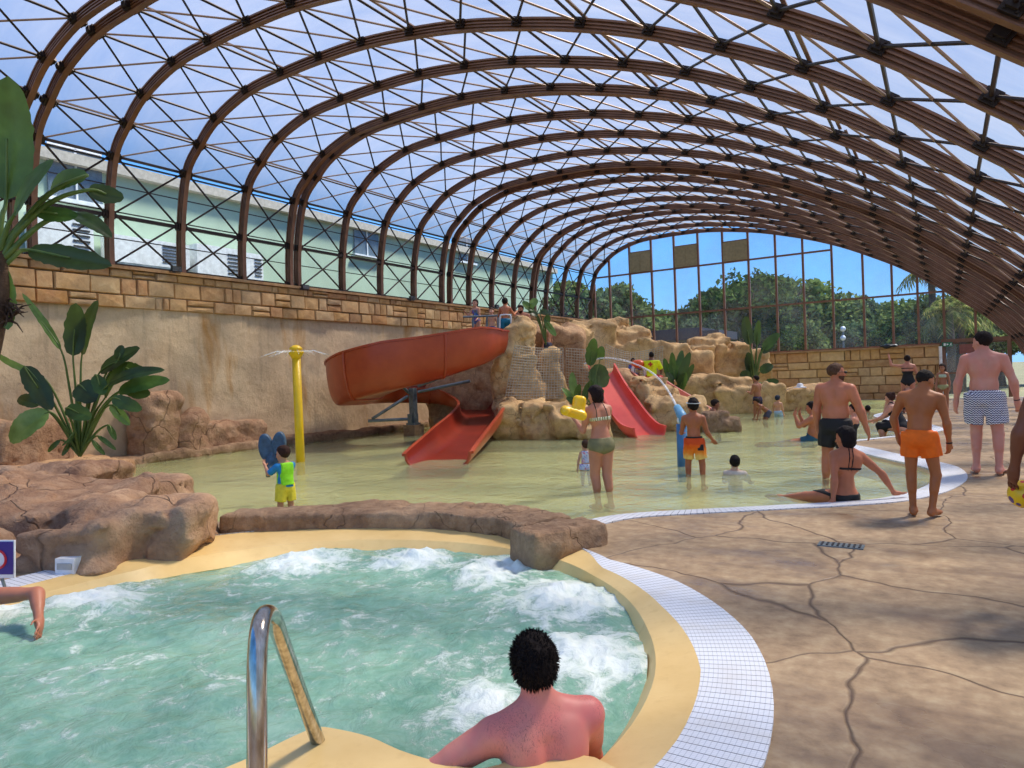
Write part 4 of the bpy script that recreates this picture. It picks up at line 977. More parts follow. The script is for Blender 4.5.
plant('broadleaf_plant', bp, [((534, 310), (522, 302), 10, 0), ((530, 306), (538, 300), 12, 0, 'leafl'), ((544, 318), (550, 322), 12, 0), ((540, 312), (549, 313), 7, 0, 'leafd'), ((546, 322), (556, 336), 8, 0, 'leafl'), ((538, 316), (528, 312), 8, 0, 'leafd')], 20.2, 'small broad leaved plant above the netted pinnacle', stalk_r=.02)

# ================================================================ OUTSIDE
MD['ground'] = rocky('dry_ground', (92, 92, 56), (126, 120, 80), (160, 146, 108), .5, .3, False)
tag(mk('ground', [(-300, -150, -.5), (300, -150, -.5), (300, 500, -.5), (-300, 500, -.5)], [(0, 1, 2, 3)], MD['ground']), 'dry grassy ground outside the glazed hall', 'ground', kind='structure')
MD['green'] = plain('pale_green_render', (176, 196, 172), .85, nz=.06, nsc=.8)
MD['blue_gl'] = plain('dark_window', (96, 110, 122), .2); MD['cream'] = plain('cream_cornice', (196, 184, 170), .8)
bl = empty('apartment_building', (-24, 20, -.5), 'pale green rendered building outside the left side windows', 'building')
g = MB(); g.box((-25, 12, 3.6), (10, 50, 8.4)); g.build('facade', MD['green'], bl)
g = MB(); g.box((-24.9, 12, 7.86), (10.3, 50.4, .28)); g.build('cornice', MD['cream'], bl)
for x, y, w, h in ((366, 240, 1.0, 1.3), (75, 175, 1.0, 1.4), (466, 250, .9, 1.2)):
    c = onX(x, y, -19.98); g = MB(); g.box(c, (.08, w * 1.4, h)); wn = g.build('window', MD['blue_gl'], bl)
    g = MB(); g.box(c + V(.06, 0, -h / 2 - .06), (.2, w * 1.6, .1)); g.build('window_sill', MD['white'], wn)
    g = MB(); g.box(c + V(.05, 0, 0), (.05, .05, h)); g.box(c + V(.05, 0, h / 2), (.05, w * 1.4, .05)); g.build('window_frame', MD['white'], wn)
for k, (x, y, w, h) in enumerate(((147, 254, 2.3, .75), (60, 238, 1.4, 1.2), (216, 264, 1.7, 1.0), (246, 268, .9, .9))):
    c = onX(x, y, -19.6); o = empty('air_conditioner', c, ['wide white air conditioning unit seen low through the second side window', 'white air conditioning unit behind the banana leaves', 'white air conditioning unit low behind the third side window', 'small grey fronted air conditioning unit, farthest right on the green building'][k], 'air conditioner', 'air conditioning units on the green building')
    g = MB(); g.box(c, (.6, w, h)); g.build('casing', MD['white'], o)
    g = MB()
    for j in range(6): g.box(c + V(.31, w * .28, (j - 2.5) * h * .12), (.02, w * .3, h * .04))
    g.build('fan_grille', MD['rubber'], o)
    g = MB(); g.box(c + V(-.0, 0, -h / 2 - .04), (.6, w * .9, .06)); g.build('bracket', MD['galv'], o)
# trees beyond the gable
def treemat(name, a, b, c):
    m = Mat(name); t = m.N('Attribute', attribute_name='tint').outputs['Fac']
    col = m.ramp(t, [(0., srgb(*a)), (.5, srgb(*b)), (1., srgb(*c))]); bs = m.N('BsdfDiffuse', {'Color': col}); tl = m.N('BsdfTranslucent', {'Color': col})
    mx = m.N('MixShader', {0: .3}); m.L(bs.outputs[0], mx.inputs[1]); m.L(tl.outputs[0], mx.inputs[2]); return m.fin(mx)
TM = [treemat('olive_foliage', (72, 90, 48), (116, 134, 76), (150, 162, 102)), treemat('grey_green_foliage', (60, 80, 52), (96, 118, 78), (132, 148, 104)), treemat('deep_green_foliage', (40, 62, 34), (70, 94, 48), (108, 128, 70)), treemat('palm_foliage', (70, 84, 40), (112, 124, 62), (170, 160, 96))]
MD['bark'] = rocky('tree_bark', (62, 48, 38), (98, 80, 62), (130, 112, 90), 2, .6, False)
def crown(R, seed, mat, n=9000, s=.155):
    rs = np.random.RandomState(seed); nc = 22
    cc = rs.randn(nc, 3); cc /= np.linalg.norm(cc, axis=1)[:, None]; cc *= rs.rand(nc, 1) ** .4 * .72; cc[:, 2] = np.abs(cc[:, 2]) * .9 - .25
    k = rs.randint(0, nc, n); d = rs.randn(n, 3); d /= np.linalg.norm(d, axis=1)[:, None]
    c = (cc[k] + d * (rs.rand(n, 1) ** .35) * (.26 + .16 * rs.rand(nc)[k][:, None])) * R
    a = rs.randn(n, 3); a /= np.linalg.norm(a, axis=1)[:, None]; b = np.cross(a, rs.randn(n, 3)); b /= np.linalg.norm(b, axis=1)[:, None]
    sz = s * (.6 + .8 * rs.rand(n, 1)); v = np.stack([c - a * sz, c - b * sz * .6, c + a * sz, c + b * sz * .6], 1).reshape(-1, 3)
    t = np.repeat(np.clip(.45 + .28 * rs.randn(n), 0, 1), 4)
    return v, np.arange(4 * n).reshape(n, 4), t
proto = []
for i in range(4):
    R = (3.2, 2.8, 3.6, 2.6)[i]
    r = empty('tree', (0, 0, -.5)); v, f, t = crown(V(R, R, R * .95), 10 + i, TM[i % 3])
    mk('foliage', v + V(0, 0, -.5 + 4.6), f, TM[i % 3], r, cols=np.repeat(t[:, None], 3, 1))
    g = MB(); g.tube(catmull([(0, 0, -.5), (.1, .1, 1.5), (-.1, .1, 3), (.1, 0, 4.6)], 3), list(np.linspace(.3, .12, 10)), 8)
    for k in range(4): a = k * 1.7 + i; g.tube([(0, .1, 2.2), (math.cos(a) * .9, math.sin(a) * .9, 3.6), (math.cos(a) * 1.7, math.sin(a) * 1.7, 4.8)], [.14, .1, .04], 6)
    g.build('trunk', MD['bark'], r, True); proto.append(r)
used = set()
TL = [(606, 262, 44, 2), (585, 275, 40, 1), (625, 285, 55, 0), (655, 300, 60, 1), (690, 292, 56, 0), (716, 274, 52, 0), (742, 252, 48, 2), (768, 262, 50, 0), (790, 258, 54, 1), (705, 305, 46, 1), (735, 300, 46, 0), (670, 312, 48, 2),
      (822, 298, 60, 2), (846, 286, 56, 1), (868, 300, 64, 0), (890, 292, 58, 2), (910, 280, 54, 1), (936, 285, 50, 2), (920, 300, 46, 0), (955, 290, 52, 0), (975, 300, 47, 2), (1000, 305, 50, 1), (1030, 300, 52, 0), (640, 305, 46, 0), (800, 305, 48, 0), (855, 312, 50, 2), (895, 312, 47, 1), (560, 268, 46, 0), (536, 270, 50, 1), (1060, 290, 50, 2), (770, 310, 45, 2)]
wh = ['leftmost', 'second', 'third', 'fourth', 'fifth', 'sixth', 'seventh', 'eighth', 'ninth', 'tenth']
TLs = sorted(range(len(TL)), key=lambda i: TL[i][0])
for rank, i in enumerate(TLs):
    x, yt, d, k = TL[i]; k2 = i % 4
    p = at(x, yt, d); top = p[2] + .5; base = V(p[0], p[1], -.5); sc = top / (4.6 + (3.2, 2.8, 3.6, 2.6)[k2] * .85)
    if k2 not in used: o = proto[k2]; used.add(k2)
    else: o = copy_tree(proto[k2])
    o.location = base.tolist(); o.rotation_euler = (0, 0, i * 1.3); o.scale = (sc * (1.0 + .25 * math.sin(i)), sc, sc)
    hh = 'tall' if yt < 270 else ('medium' if yt < 296 else 'low')
    tag(o, '%s leafy %s tree beyond the gable glazing, tree %s from the left' % (hh, ('olive green', 'grey green', 'deep green', 'olive green')[k2], ['one', 'two', 'three', 'four', 'five', 'six', 'seven', 'eight', 'nine', 'ten', 'eleven', 'twelve', 'thirteen', 'fourteen', 'fifteen', 'sixteen', 'seventeen', 'eighteen', 'nineteen', 'twenty', 'twenty one', 'twenty two', 'twenty three', 'twenty four', 'twenty five', 'twenty six', 'twenty seven', 'twenty eight', 'twenty nine', 'thirty', 'thirty one'][rank]), 'tree', 'trees beyond the gable')
def palm(x, yt, d, label, seed, hang=True, R=2.2):
    p = at(x, yt, d); rnd = random.Random(seed); root = empty('palm_tree', (p[0], p[1], -.5), label, 'palm', 'palms beyond the gable')
    c = V(p[0], p[1], p[2] - R * .35)
    g = MB(); g.tube([(p[0], p[1], -.5), (p[0] + .1, p[1], c[2] * .5), tuple(c)], [.3, .24, .22], 10); g.build('trunk', MD['bark'], root, True)
    g = MB()
    for k in range(44):
        a = rnd.uniform(0, 2 * PI); el = rnd.uniform(-.5, 1.2); L = R * rnd.uniform(.8, 1.1); pts = []
        for j in range(7):
            t = j / 6; pts.append(c + V(math.cos(a) * math.cos(el), math.sin(a) * math.cos(el), math.sin(el)) * L * t - V(0, 0, L * .55 * t * t))
        for j in range(1, 6):
            for s_ in (-1, 1):
                for h_ in (0, .5):
                    q = pts[j] * (1 - h_) + pts[j + 1] * h_; sd_ = V(-math.sin(a), math.cos(a), 0) * s_; e = q + sd_ * .42 * math.sin(PI * (j + h_) / 7) + (pts[j + 1] - pts[j]) * .6 - V(0, 0, .22); w_ = (pts[j + 1] - pts[j]) * .22
                    g.add([q - w_, q + w_, e], [(0, 1, 2)], rnd.random())
    g.build('fronds', TM[3], root, col=True)
    if hang:
        g = MB()
        for k in range(60):
            a = rnd.uniform(0, 2 * PI); q = c + V(math.cos(a), math.sin(a), -.1) * .3; g.add([q, q + V(-math.sin(a) * .12, math.cos(a) * .12, 0), q + V(math.cos(a) * .5, math.sin(a) * .5, -rnd.uniform(.8, 1.6))], [(0, 1, 2)])
        g.build('dead_fronds', plain('dry_frond', (150, 124, 84), .8), root)
palm(930, 256, 48, 'tallest palm beyond the gable with hanging dead fronds', 1)
palm(958, 292, 44, 'shorter yellowish palm beyond the gable near the doorway', 2)
palm(948, 300, 42, 'low bushy palm beyond the gable left of the doorway', 3, False, 1.8)
palm(985, 286, 52, 'rightmost palm beyond the gable', 4)
# low dark building and lamp outside
c = at(658, 345, 42); o = empty('carport', (c[0], c[1], -.5), 'low dark roofed carport outside behind the rock terrace', 'shelter')
g = MB(); g.box((c[0], c[1], c[2] + .35), (8.5, 4, .45)); g.box((c[0] - .2, c[1], c[2] + .65), (6.5, 3, .3)); g.build('roof', plain('dark_roof', (52, 58, 72), .5), o)
for dx in (-3.8, 3.8):
    for dy in (-1.6, 1.6): g = MB(); g.box((c[0] + dx, c[1] + dy, (c[2] + .1) / 2 - .25), (.2, .2, c[2] + .7)); g.build('post', MD['galv'], o)
c = at(843, 330, 44); o = empty('garden_lamp', (c[0], c[1], -.5), 'garden lamp post with two white globes outside the gable', 'lamp')
g = MB(); g.tube([(c[0], c[1], -.5), tuple(c)], .06, 8); g.build('pole', MD['galv'], o)
for y in (329, 338): g = MB(); g.ball(at(843, y, 44), .17, 8); g.build('globe', MD['white'], o, True)
# ================================================================ PEOPLE
def skinmat(name, rgb, red=None, hairy=0.):
    m = Mat(name); p = m.obj(); c = rgb; n = m.noise(p, 4, 4)
    col = m.ramp(n, [(.3, srgb(*[int(v * .92) for v in c])), (.7, srgb(*[min(255, int(v * 1.05)) for v in c]))])
    if red: col = m.mix(m.ramp(m.noise(m.mapv(p, (1, 1, 1), (.3, .1, .7)), 5, 3), [(.35, 0.), (.65, .8)]), col, srgb(*red))
    if hairy:
        h = m.noise(m.mapv(p, (1, 1, .3), rot=(.4, .3, 0)), 150, 6, .75, 1.5); ms = m.noise(p, 5, 2)
        col = m.mix(m.math('MULTIPLY', m.ramp(h, [(.52, 0.), (.64, 1.)]), m.ramp(ms, [(.42, 0.), (.6, hairy)])), col, srgb(*[int(v * .45) for v in c]))
    b = m.bsdf(col, .48, 0, m.bump(m.noise(p, 60, 3), .08, .003), .4)
    b.inputs['Subsurface Weight'].default_value = .08; b.inputs['Subsurface Radius'].default_value = (.02, .008, .004)
    return m.fin(b)
SK = {}
def skin(rgb, **k):
    if (rgb, str(k)) not in SK: SK[(rgb, str(k))] = skinmat('skin', rgb, **k)
    return SK[(rgb, str(k))]
CM = {}
def clothm(rgb, rough=.75, pat=None):
    key = (rgb, pat)
    if key in CM: return CM[key]
    if pat is None: mt = plain('fabric', rgb, rough, nz=.12, nsc=12, bump=.25)
    else:
        m = Mat('patterned_fabric'); p = m.obj()
        if pat == 'zigzag':
            sx = m.N('SeparateXYZ', {0: m.mapv(p, (1, 1, 1), rot=(0, 0, .4))})
            tri = m.math('ABSOLUTE', m.math('SUBTRACT', m.math('FRACT', m.math('MULTIPLY', m.math('ADD', sx.outputs[0], sx.outputs[1]), 24.)), .5))
            st = m.math('FRACT', m.math('ADD', m.math('MULTIPLY', sx.outputs[2], 34.), m.math('MULTIPLY', tri, 1.3)))
            col = m.ramp(st, [(.0, srgb(34, 40, 96)), (.48, srgb(34, 40, 96)), (.52, srgb(226, 228, 236)), (.98, srgb(226, 228, 236))])
        elif pat == 'floral':
            v = m.N('TexVoronoi', {'Vector': p, 'Scale': 38.}); col = m.ramp(v.outputs['Distance'], [(.0, srgb(70, 100, 190)), (.3, srgb(110, 140, 215)), (.42, srgb(*rgb)), (1., srgb(*rgb))])
            col = m.mix(m.ramp(m.noise(p, 20, 2), [(.55, 0.), (.62, .8)]), col, srgb(220, 110, 130))
        elif pat == 'flame':
            sx = m.N('SeparateXYZ', {0: p}); n = m.noise(p, 12, 4)
            col = m.ramp(m.math('ADD', m.math('MULTIPLY_ADD', sx.outputs[2], 3.0, -1.35), m.math('MULTIPLY', n, .4)), [(.38, srgb(250, 206, 110)), (.6, srgb(246, 140, 40)), (.95, srgb(236, 92, 30)), (1., srgb(220, 80, 30))])
        elif pat == 'stripe':
            w = m.N('TexWave', {'Vector': p, 'Scale': 14., 'Distortion': 3.}, wave_type='BANDS'); col = m.ramp(w.outputs[0], [(.4, srgb(*rgb)), (.6, srgb(226, 224, 200))])
        elif pat == 'mixed':
            v = m.N('TexVoronoi', {'Vector': p, 'Scale': 16.}); col = m.mix(.6, srgb(*rgb), v.outputs['Color'], 'OVERLAY')
        mt = m.fin(m.bsdf(col, rough, 0, m.bump(m.noise(p, 14, 4), .3, .01), .3))
    CM[key] = mt; return mt
def hairm(rgb):
    key = ('hair', rgb)
    if key not in CM:
        m = Mat('hair'); p = m.obj(); n = m.noise(m.mapv(p, (1, 1, .3)), 90, 6, .7)
        CM[key] = m.fin(m.bsdf(m.ramp(n, [(.3, srgb(*[int(v * .6) for v in rgb])), (.7, srgb(*[min(255, int(v * 1.2 + 4)) for v in rgb]))]), .65, 0, m.bump(n, .9, .01), .15))
    return CM[key]
MD['eye'] = plain('dark_eye', (40, 28, 22), .2); MD['eyew'] = plain('eye_white', (225, 220, 214), .3)
def unit(v): v = V(v); return v / (np.linalg.norm(v) + 1e-12)
def person(label, H, pel, head, pose, sex='m', fat=1., sk=(190, 130, 100), hair=('short', (40, 30, 24)), wear=(), res=.012, child=False, ground=None, cut=None, skk=None, group=None, extra=None, muscle=1.):
    """pel: world pelvis position (z None -> standing on `ground`); head: heading in degrees (0 faces +Y, 90 faces -X)"""
    h = H; a = math.radians(head); Rw = V([(math.cos(a), -math.sin(a), 0), (math.sin(a), math.cos(a), 0), (0, 0, 1)])
    hs = 1.25 if child else 1.; hs = hs if not child or H > 1.1 else 1.42
    D = lambda v: Rw @ unit(v)
    po = dict(s1=(0, 0, 1), s2=(0, .02, 1), tw=0, neck=(0, .12, 1), look=(0, 1, 0), aL=((-.25, 0, -1), (-.1, .15, -1)), aR=((.25, 0, -1), (.1, .15, -1)), lL=((-.06, 0, -1), (-.02, -.05, -1)), lR=((.06, 0, -1), (.02, -.05, -1)), fL=(-.1, 1, 0), fR=(.1, 1, 0), cL=.35, cR=.35, hL=None, hR=None, hip=0)
    po.update(pose)
    s1, s2 = D(po['s1']), D(po['s2'])
    def frame(s, yawd):
        b = math.radians(yawd); r = Rw @ V(math.cos(b), math.sin(b), 0); r = r - s * (r @ s); r = unit(r); return r, np.cross(s, r)
    r1, f1 = frame(s1, po['hip']); r2, f2 = frame(s2, po['tw'])
    wm = sex == 'f'
    P0 = np.zeros(3)
    Wst = P0 + s1 * .10 * h; C = Wst + s2 * .10 * h; N = C + s2 * (.10 if not child else .085) * h
    sw = (.108 if not wm else .094) * h * (1 if not child else .88)
    shL = N - s2 * .028 * h - r2 * sw; shR = N - s2 * .028 * h + r2 * sw
    nk = D(po['neck']); hk = .132 * h * hs   # head height
    HB = N + nk * .034 * h; look = D(po['look']); hu = unit(nk * .5 + V(0, 0, .5)) if abs(look @ V(0, 0, 1)) < .9 else nk
    hu = unit(hu - look * (hu @ look)); hr = np.cross(look, hu)
    HC = HB + hu * hk * .43 + look * .008 * h
    HR = np.stack([hr, look, hu], 1)
    prims = []; arms = []; legs = []
    def E(c, r, R): return lambda P: d_ell(P, c, V(r) * h, R)
    R1 = np.stack([r1, f1, s1], 1); R2 = np.stack([r2, f2, s2], 1)
    fb = fat; wz = .96 if wm else 1.
    if wm: dims = [(P0 + s1 * .012 * h, (.092 * fb, .062 * fb, .07), R1), (Wst - s1 * .015 * h, (.072 * fb, .054 * fb, .07), R1), (C, (.076 * fb, .054 * fb, .085), R2), (C + s2 * .05 * h, (.078, .048, .05), R2)]
    else: dims = [(P0 + s1 * .012 * h, (.080 * fb, .060 * fb, .068), R1), (Wst - s1 * .01 * h, (.078 * fb, .060 * fb, .075), R1), (C - s2 * .005 * h, (.090 * (fb * .5 + .5), .062 * fb, .09), R2), (C + s2 * .05 * h, (.096, .050, .052), R2)]
    if child: dims = [(P0 + s1 * .012 * h, (.078 * fb, .062 * fb, .07), R1), (Wst - s1 * .01 * h, (.074 * fb, .062 * fb, .075), R1), (C, (.078, .056, .085), R2), (C + s2 * .045 * h, (.08, .045, .045), R2)]
    torso = [E(*d) for d in dims]
    if fat > 1.12 and not wm: torso.append(E(Wst + f1 * .025 * h, (.078 * fb, .06 * fb, .07), R1))
    gl = .05 if wm else .044
    for sg in (-1, 1): torso.append(E(P0 - f1 * .030 * h + r1 * sg * .042 * h - s1 * .022 * h, (gl, gl, gl * 1.15), R1))
    if wm and not child:
        for sg in (-1, 1): torso.append(E(C + f2 * .045 * h + r2 * sg * .040 * h + s2 * .012 * h, (.034, .034, .034), R2))
    if not child and not wm:
        for sg in (-1, 1): torso.append(E(C + f2 * .035 * h + r2 * sg * .045 * h + s2 * .035 * h, (.045, .03, .035), R2))
    for sg in (-1, 1):
        torso.append(E(C - f2 * .038 * h + r2 * sg * .052 * h + s2 * .03 * h, (.032, .018, .05), R2))
    shoulder = [lambda P, A=s_: d_cone(P, N - s2 * .012 * h, A, .034 * h, (.034 if not wm else .029) * h * muscle) for s_ in (shL, shR)]
    neck = [lambda P: d_cone(P, N - s2 * .02 * h, HB + hu * .035 * h, (.036 if not wm else .029) * h * (.9 if child else 1), (.032 if not wm else .027) * h)]
    neck += [lambda P, A=s_: d_cone(P, HB - hu * .005 * h, A + s2 * .01 * h + (N - A) * .25, .022 * h, .020 * h) for s_ in (shL, shR)]
    def limb_dirs(k): return D(po[k][0]), D(po[k][1])
    hands = []
    ja = {}
    for k, sh, sg in (('aL', shL, -1), ('aR', shR, 1)):
        u, w = limb_dirs(k); el = sh + u * .168 * h; wr = el + w * .145 * h; m_ = muscle * (.9 if wm else 1) * (fb * .4 + .6)
        ja[k] = (sh, el, wr)
        arms += [lambda P, A=sh, B=el, m_=m_: d_cone(P, A, B, .031 * h * m_, .0235 * h * m_), lambda P, A=el, B=wr, m_=m_: d_cone(P, A, B, .0245 * h * m_, .0155 * h * m_),
                 lambda P, A=el, B=wr, m_=m_: d_cone(P, A + (B - A) * .12, A + (B - A) * .45, .026 * h * m_, .021 * h * m_), lambda P, A=sh, B=el, m_=m_: d_cone(P, A * .75 + B * .25, A * .45 + B * .55, .031 * h * m_, .027 * h * m_)]
        hd = D(po['hL' if sg < 0 else 'hR']) if po['hL' if sg < 0 else 'hR'] is not None else w
        # palm plane: side vector
        side = np.cross(hd, u + V(.01, .02, .03)); side = unit(side) if np.linalg.norm(side) > .15 else unit(np.cross(hd, Rw @ V(1, 0, 0)))
        if side @ (Rw @ V(0, 1, 0)) < 0: side = -side
        pn = np.cross(side, hd); pn = pn if (pn @ r2) * sg < 0 else -pn       # palm faces the body
        if po.get('palm' + ('L' if sg < 0 else 'R')): pn = D(po['palm' + ('L' if sg < 0 else 'R')]); side = unit(np.cross(hd, pn)) * (1 if (np.cross(hd, pn) @ (Rw @ V(0, 1, 0))) > 0 else -1)
        cu = po['cL' if sg < 0 else 'cR']; hh = h * (1.1 if child else 1)
        pc = wr + hd * .026 * hh
        HRm = np.stack([side, hd, np.cross(side, hd)], 1)
        arms.append(lambda P, c=pc, R=HRm, hh=hh: d_ell(P, c, V(.023, .031, .0115) * hh, R))
        arms.append(lambda P, A=wr, B=pc: d_cone(P, A, B, .0155 * h, .013 * h))
        fr = max(.0048 * hh, res * .52)
        for i in range(4):
            o_ = (i - 1.5) * .0115; ln = (.040, .046, .043, .034)[i] * hh
            b0_ = pc + hd * .022 * hh - side * o_ * hh
            d1 = unit(hd + pn * cu * .6 - side * o_ * 3); d2 = unit(hd + pn * cu * 2.2); q1 = b0_ + d1 * ln * .55; q2 = q1 + d2 * ln * .5
            hands += [lambda P, A=b0_, B=q1, fr=fr: d_cone(P, A, B, fr * 1.05, fr), lambda P, A=q1, B=q2, fr=fr: d_cone(P, A, B, fr, fr * .85)]
        t0_ = pc - hd * .012 * hh + side * .018 * hh; t1 = t0_ + unit(side * .9 + hd * .7 + pn * .3) * .026 * hh; t2 = t1 + unit(side * .25 + hd + pn * .3) * .022 * hh
        hands += [lambda P, A=t0_, B=t1, fr=fr: d_cone(P, A, B, fr * 1.5, fr * 1.15), lambda P, A=t1, B=t2, fr=fr: d_cone(P, A, B, fr * 1.15, fr * .9)]
    jl = {}
    lw = (1.12 if wm else 1.) * (fb * .5 + .5)
    LF = .88 if child and H < 1.1 else 1.
    for k, sg in (('lL', -1), ('lR', 1)):
        u, w = limb_dirs(k); hp_ = P0 + r1 * sg * .050 * h - s1 * .012 * h; kn = hp_ + u * .245 * h * LF; an = kn + w * .235 * h * LF; fo = D(po['f' + k[1]])
        jl[k] = (hp_, kn, an)
        cf = -unit(fo - w * (fo @ w)) 
        legs += [lambda P, A=hp_, B=kn: d_cone(P, A + (B - A) * .05, B, .052 * h * lw, .0325 * h * lw), lambda P, A=kn, B=an: d_cone(P, A, B, .0315 * h * lw, .0205 * h),
                 lambda P, A=kn, B=an, cf=cf: d_cone(P, A + (B - A) * .15 + cf * .008 * h, A + (B - A) * .42 + cf * .010 * h, .030 * h * lw, .026 * h * lw)]
        hl = an - w * -.0 + V(0, 0, 0) + w * .018 * h - fo * .012 * h; toe = an + w * .026 * h + fo * .085 * h
        legs += [lambda P, A=an, B=hl: d_cone(P, A, B, .021 * h, .021 * h), lambda P, A=an, B=toe: d_cone(P, A + (B - A) * .15, B, .024 * h, .0165 * h), lambda P, A=hl, B=toe: d_cone(P, A, B, .019 * h, .018 * h)]
        sd = unit(np.cross(fo, V(0, 0, 1)))
        for i in range(5):
            tb = toe + sd * (i - 2) * .0095 * h; ln = (.03, .034, .032, .028, .024)[i if sg < 0 else 4 - i] * h
            legs.append(lambda P, A=tb, B=tb + fo * ln: d_cone(P, A, B, max(.0085 * h, res * .5), max(.007 * h, res * .45)))
    def uni(L, P, k):
        d = L[0](P)
        for g in L[1:]: d = smin(d, g(P), k)
        return d
    hw, hl_, = .070 * h * hs * .5 * 1.18, hk
    def headf(P):
        cr = d_ell(P, HC + hu * .14 * hk - look * .06 * hk, V(.33, .445, .40) * hk, HR)
        d = smin(cr, d_ell(P, HC - hu * .12 * hk + look * .10 * hk, V(.275, .32, .40) * hk, HR), .1 * hk)
        d = smin(d, d_ell(P, HC - hu * .36 * hk + look * .22 * hk, V(.16, .14, .12) * hk, HR), .1 * hk)
        nb, nt_ = HC + hu * .06 * hk + look * .38 * hk, HC - hu * .12 * hk + look * .50 * hk
        d = smin(d, d_cone(P, nb, nt_, .035 * hk, .055 * hk), .06 * hk)
        for sg in (-1, 1):
            d = smin(d, d_ell(P, HC + hr * sg * .335 * hk - hu * .03 * hk, V(.045, .10, .14) * hk, HR), .03 * hk)
            d = smax(d, -d_ell(P, HC + hr * sg * .15 * hk + hu * .05 * hk + look * .47 * hk, V(.09, .08, .06) * hk, HR), .05 * hk)
            d = smin(d, d_ell(P, HC + hr * sg * .16 * hk - hu * .08 * hk + look * .29 * hk, V(.11, .09, .09) * hk, HR), .05 * hk)
        d = smin(d, d_cone(P, HC - hu * .235 * hk + look * .405 * hk - hr * .07 * hk, HC - hu * .235 * hk + look * .405 * hk + hr * .07 * hk, .035 * hk, .035 * hk), .03 * hk)
        return d
    kt = .035 * h
    def torsof(P):
        d = uni(torso, P, kt)
        # spine furrow
        d = smax(d, -d_cone(P, Wst - f1 * .076 * h * fb, N - s2 * .05 * h - f2 * .072 * h, .012 * h, .010 * h), .03 * h)
        return d
    def trunk(P):
        d = torsof(P); d = smin(d, uni(shoulder, P, .03 * h), .03 * h); return d
    def body(P):
        d = trunk(P); d = smin(d, uni(neck, P, .02 * h), .022 * h)
        d = smin(d, uni(arms, P, .012 * h), .018 * h); d = smin(d, uni(legs, P, .016 * h), .022 * h)
        d = smin(d, headf(P), .012 * h); d = smin(d, uni(hands, P, .003 * h), .004 * h)
        if cut: d = np.maximum(d, cut(P))
        return d
    pts = [P0, N, HC, HC + hu * hk * .6, shL, shR] + [q for j in (ja, jl) for t in j.values() for q in t]
    pts += [t[2] + unit(t[2] - t[1]) * .12 * h for t in ja.values()] + [t[2] + D(po['f' + k[1]]) * .13 * h for k, t in jl.items()] + [t[2] + unit(t[2] - t[1]) * .05 * h for t in jl.values()]
    pts = np.array(pts); lo, hi = pts.min(0) - .10 * h * fb, pts.max(0) + .10 * h * fb
    if cut is not None and hasattr(cut, 'lo'): lo = np.maximum(lo, cut.lo)
    v, f = snet(body, lo, hi, res, marg=.01)
    v = relax(v, f, 1, .3)
    # world placement
    off = V(pel[0], pel[1], 0); low = v[:, 2].min()
    off[2] = (ground - low) if pel[2] is None else pel[2]
    bz = off[2] + low
    root = empty('person', (off[0], off[1], bz), label, 'person', group)
    mk('body', v + off, f, skin(sk, **(skk or {})), root, True)
    # hair
    hst, hcol = hair[:2]
    if hst:
        t = {'short': .045, 'crop': .018, 'bun': .05, 'bob': .09, 'long': .07, 'child': .05}[hst]
        def hairf(P):
            q = (P - HC) @ HR / hk
            d = d_ell(P, HC + hu * .16 * hk - look * .08 * hk, V(.33 + t, .445 + t, .41 + t) * hk, HR)
            if hst == 'bob': d = smin(d, d_ell(P, HC - hu * .12 * hk - look * .14 * hk, V(.42, .42, .44) * hk, HR), .1 * hk)
            if hst == 'long': d = smin(d, d_cone(P, HC - look * .2 * hk, HC - look * .32 * hk - hu * .85 * hk, .34 * hk, .16 * hk), .1 * hk)
            if hst == 'bun': d = smin(d, d_ell(P, HC + hu * .38 * hk - look * .42 * hk, V(.2, .2, .2) * hk, HR), .03 * hk)
            d = d - .02 * hk * fbm(P, 7 / hk, 2, 3) - .012 * hk * fbm(P, 26 / hk, 2, 8)
            fl = .30 if hst != 'crop' else .26
            face = np.minimum(q[:, 1] - (-.02 + .35 * np.clip(q[:, 2] * 1.6, 0, 1)), (.30 - q[:, 2])) * hk    # front below hairline
            d = smax(d, face, .03 * hk)
            low_ = {'bob': -.62, 'long': -1.3}.get(hst, -.30)
            d = smax(d, (low_ - q[:, 2]) * hk, .05 * hk)
            if hst in ('short', 'crop', 'child', 'bun'): d = smax(d, ((-.12 - q[:, 1] * .75) * 0 + (-.14 + q[:, 1] * .55 - q[:, 2]) ) * hk, .04 * hk)
            return d
        r_ = .85 * hk; lo_, hi_ = HC - r_ - (V(0, 0, .6) * hk if hst == 'long' else 0), HC + r_
        v, f = snet(hairf, lo_, hi_, max(.004, res * .6), marg=.01)
        if cut is not None:
            pass
        if len(v):
            ho = mk('hair', v + off, f, hairm(hcol), root, True)
            if len(hair) > 2:
                rnd = random.Random(9); g = MB()
                for _ in range(hair[2]):
                    q = v[rnd.randrange(len(v))]; n_ = unit(q - HC); sw_ = unit(np.cross(n_, hr) + hr * rnd.uniform(-.6, .6)); d_ = unit(n_ * rnd.uniform(.35, .9) - sw_ * rnd.uniform(-.3, 1.) - hu * .25) * .016 * rnd.uniform(.5, 1.2)
                    g.tube([q + off - n_ * .003, q + off + d_ * .6, q + off + d_ - hu * .002], [.0022, .0016, .0003], 3, False)
                mk('hair_tufts', g.v, g.f, hairm(hcol), ho)
    # eyes
    for sg in (-1, 1):
        g = MB(); g.ball(HC + hr * sg * .15 * hk + hu * .045 * hk + look * .385 * hk + off, .045 * hk, 6); e_ = g.build('eye', MD['eye'], root, True)
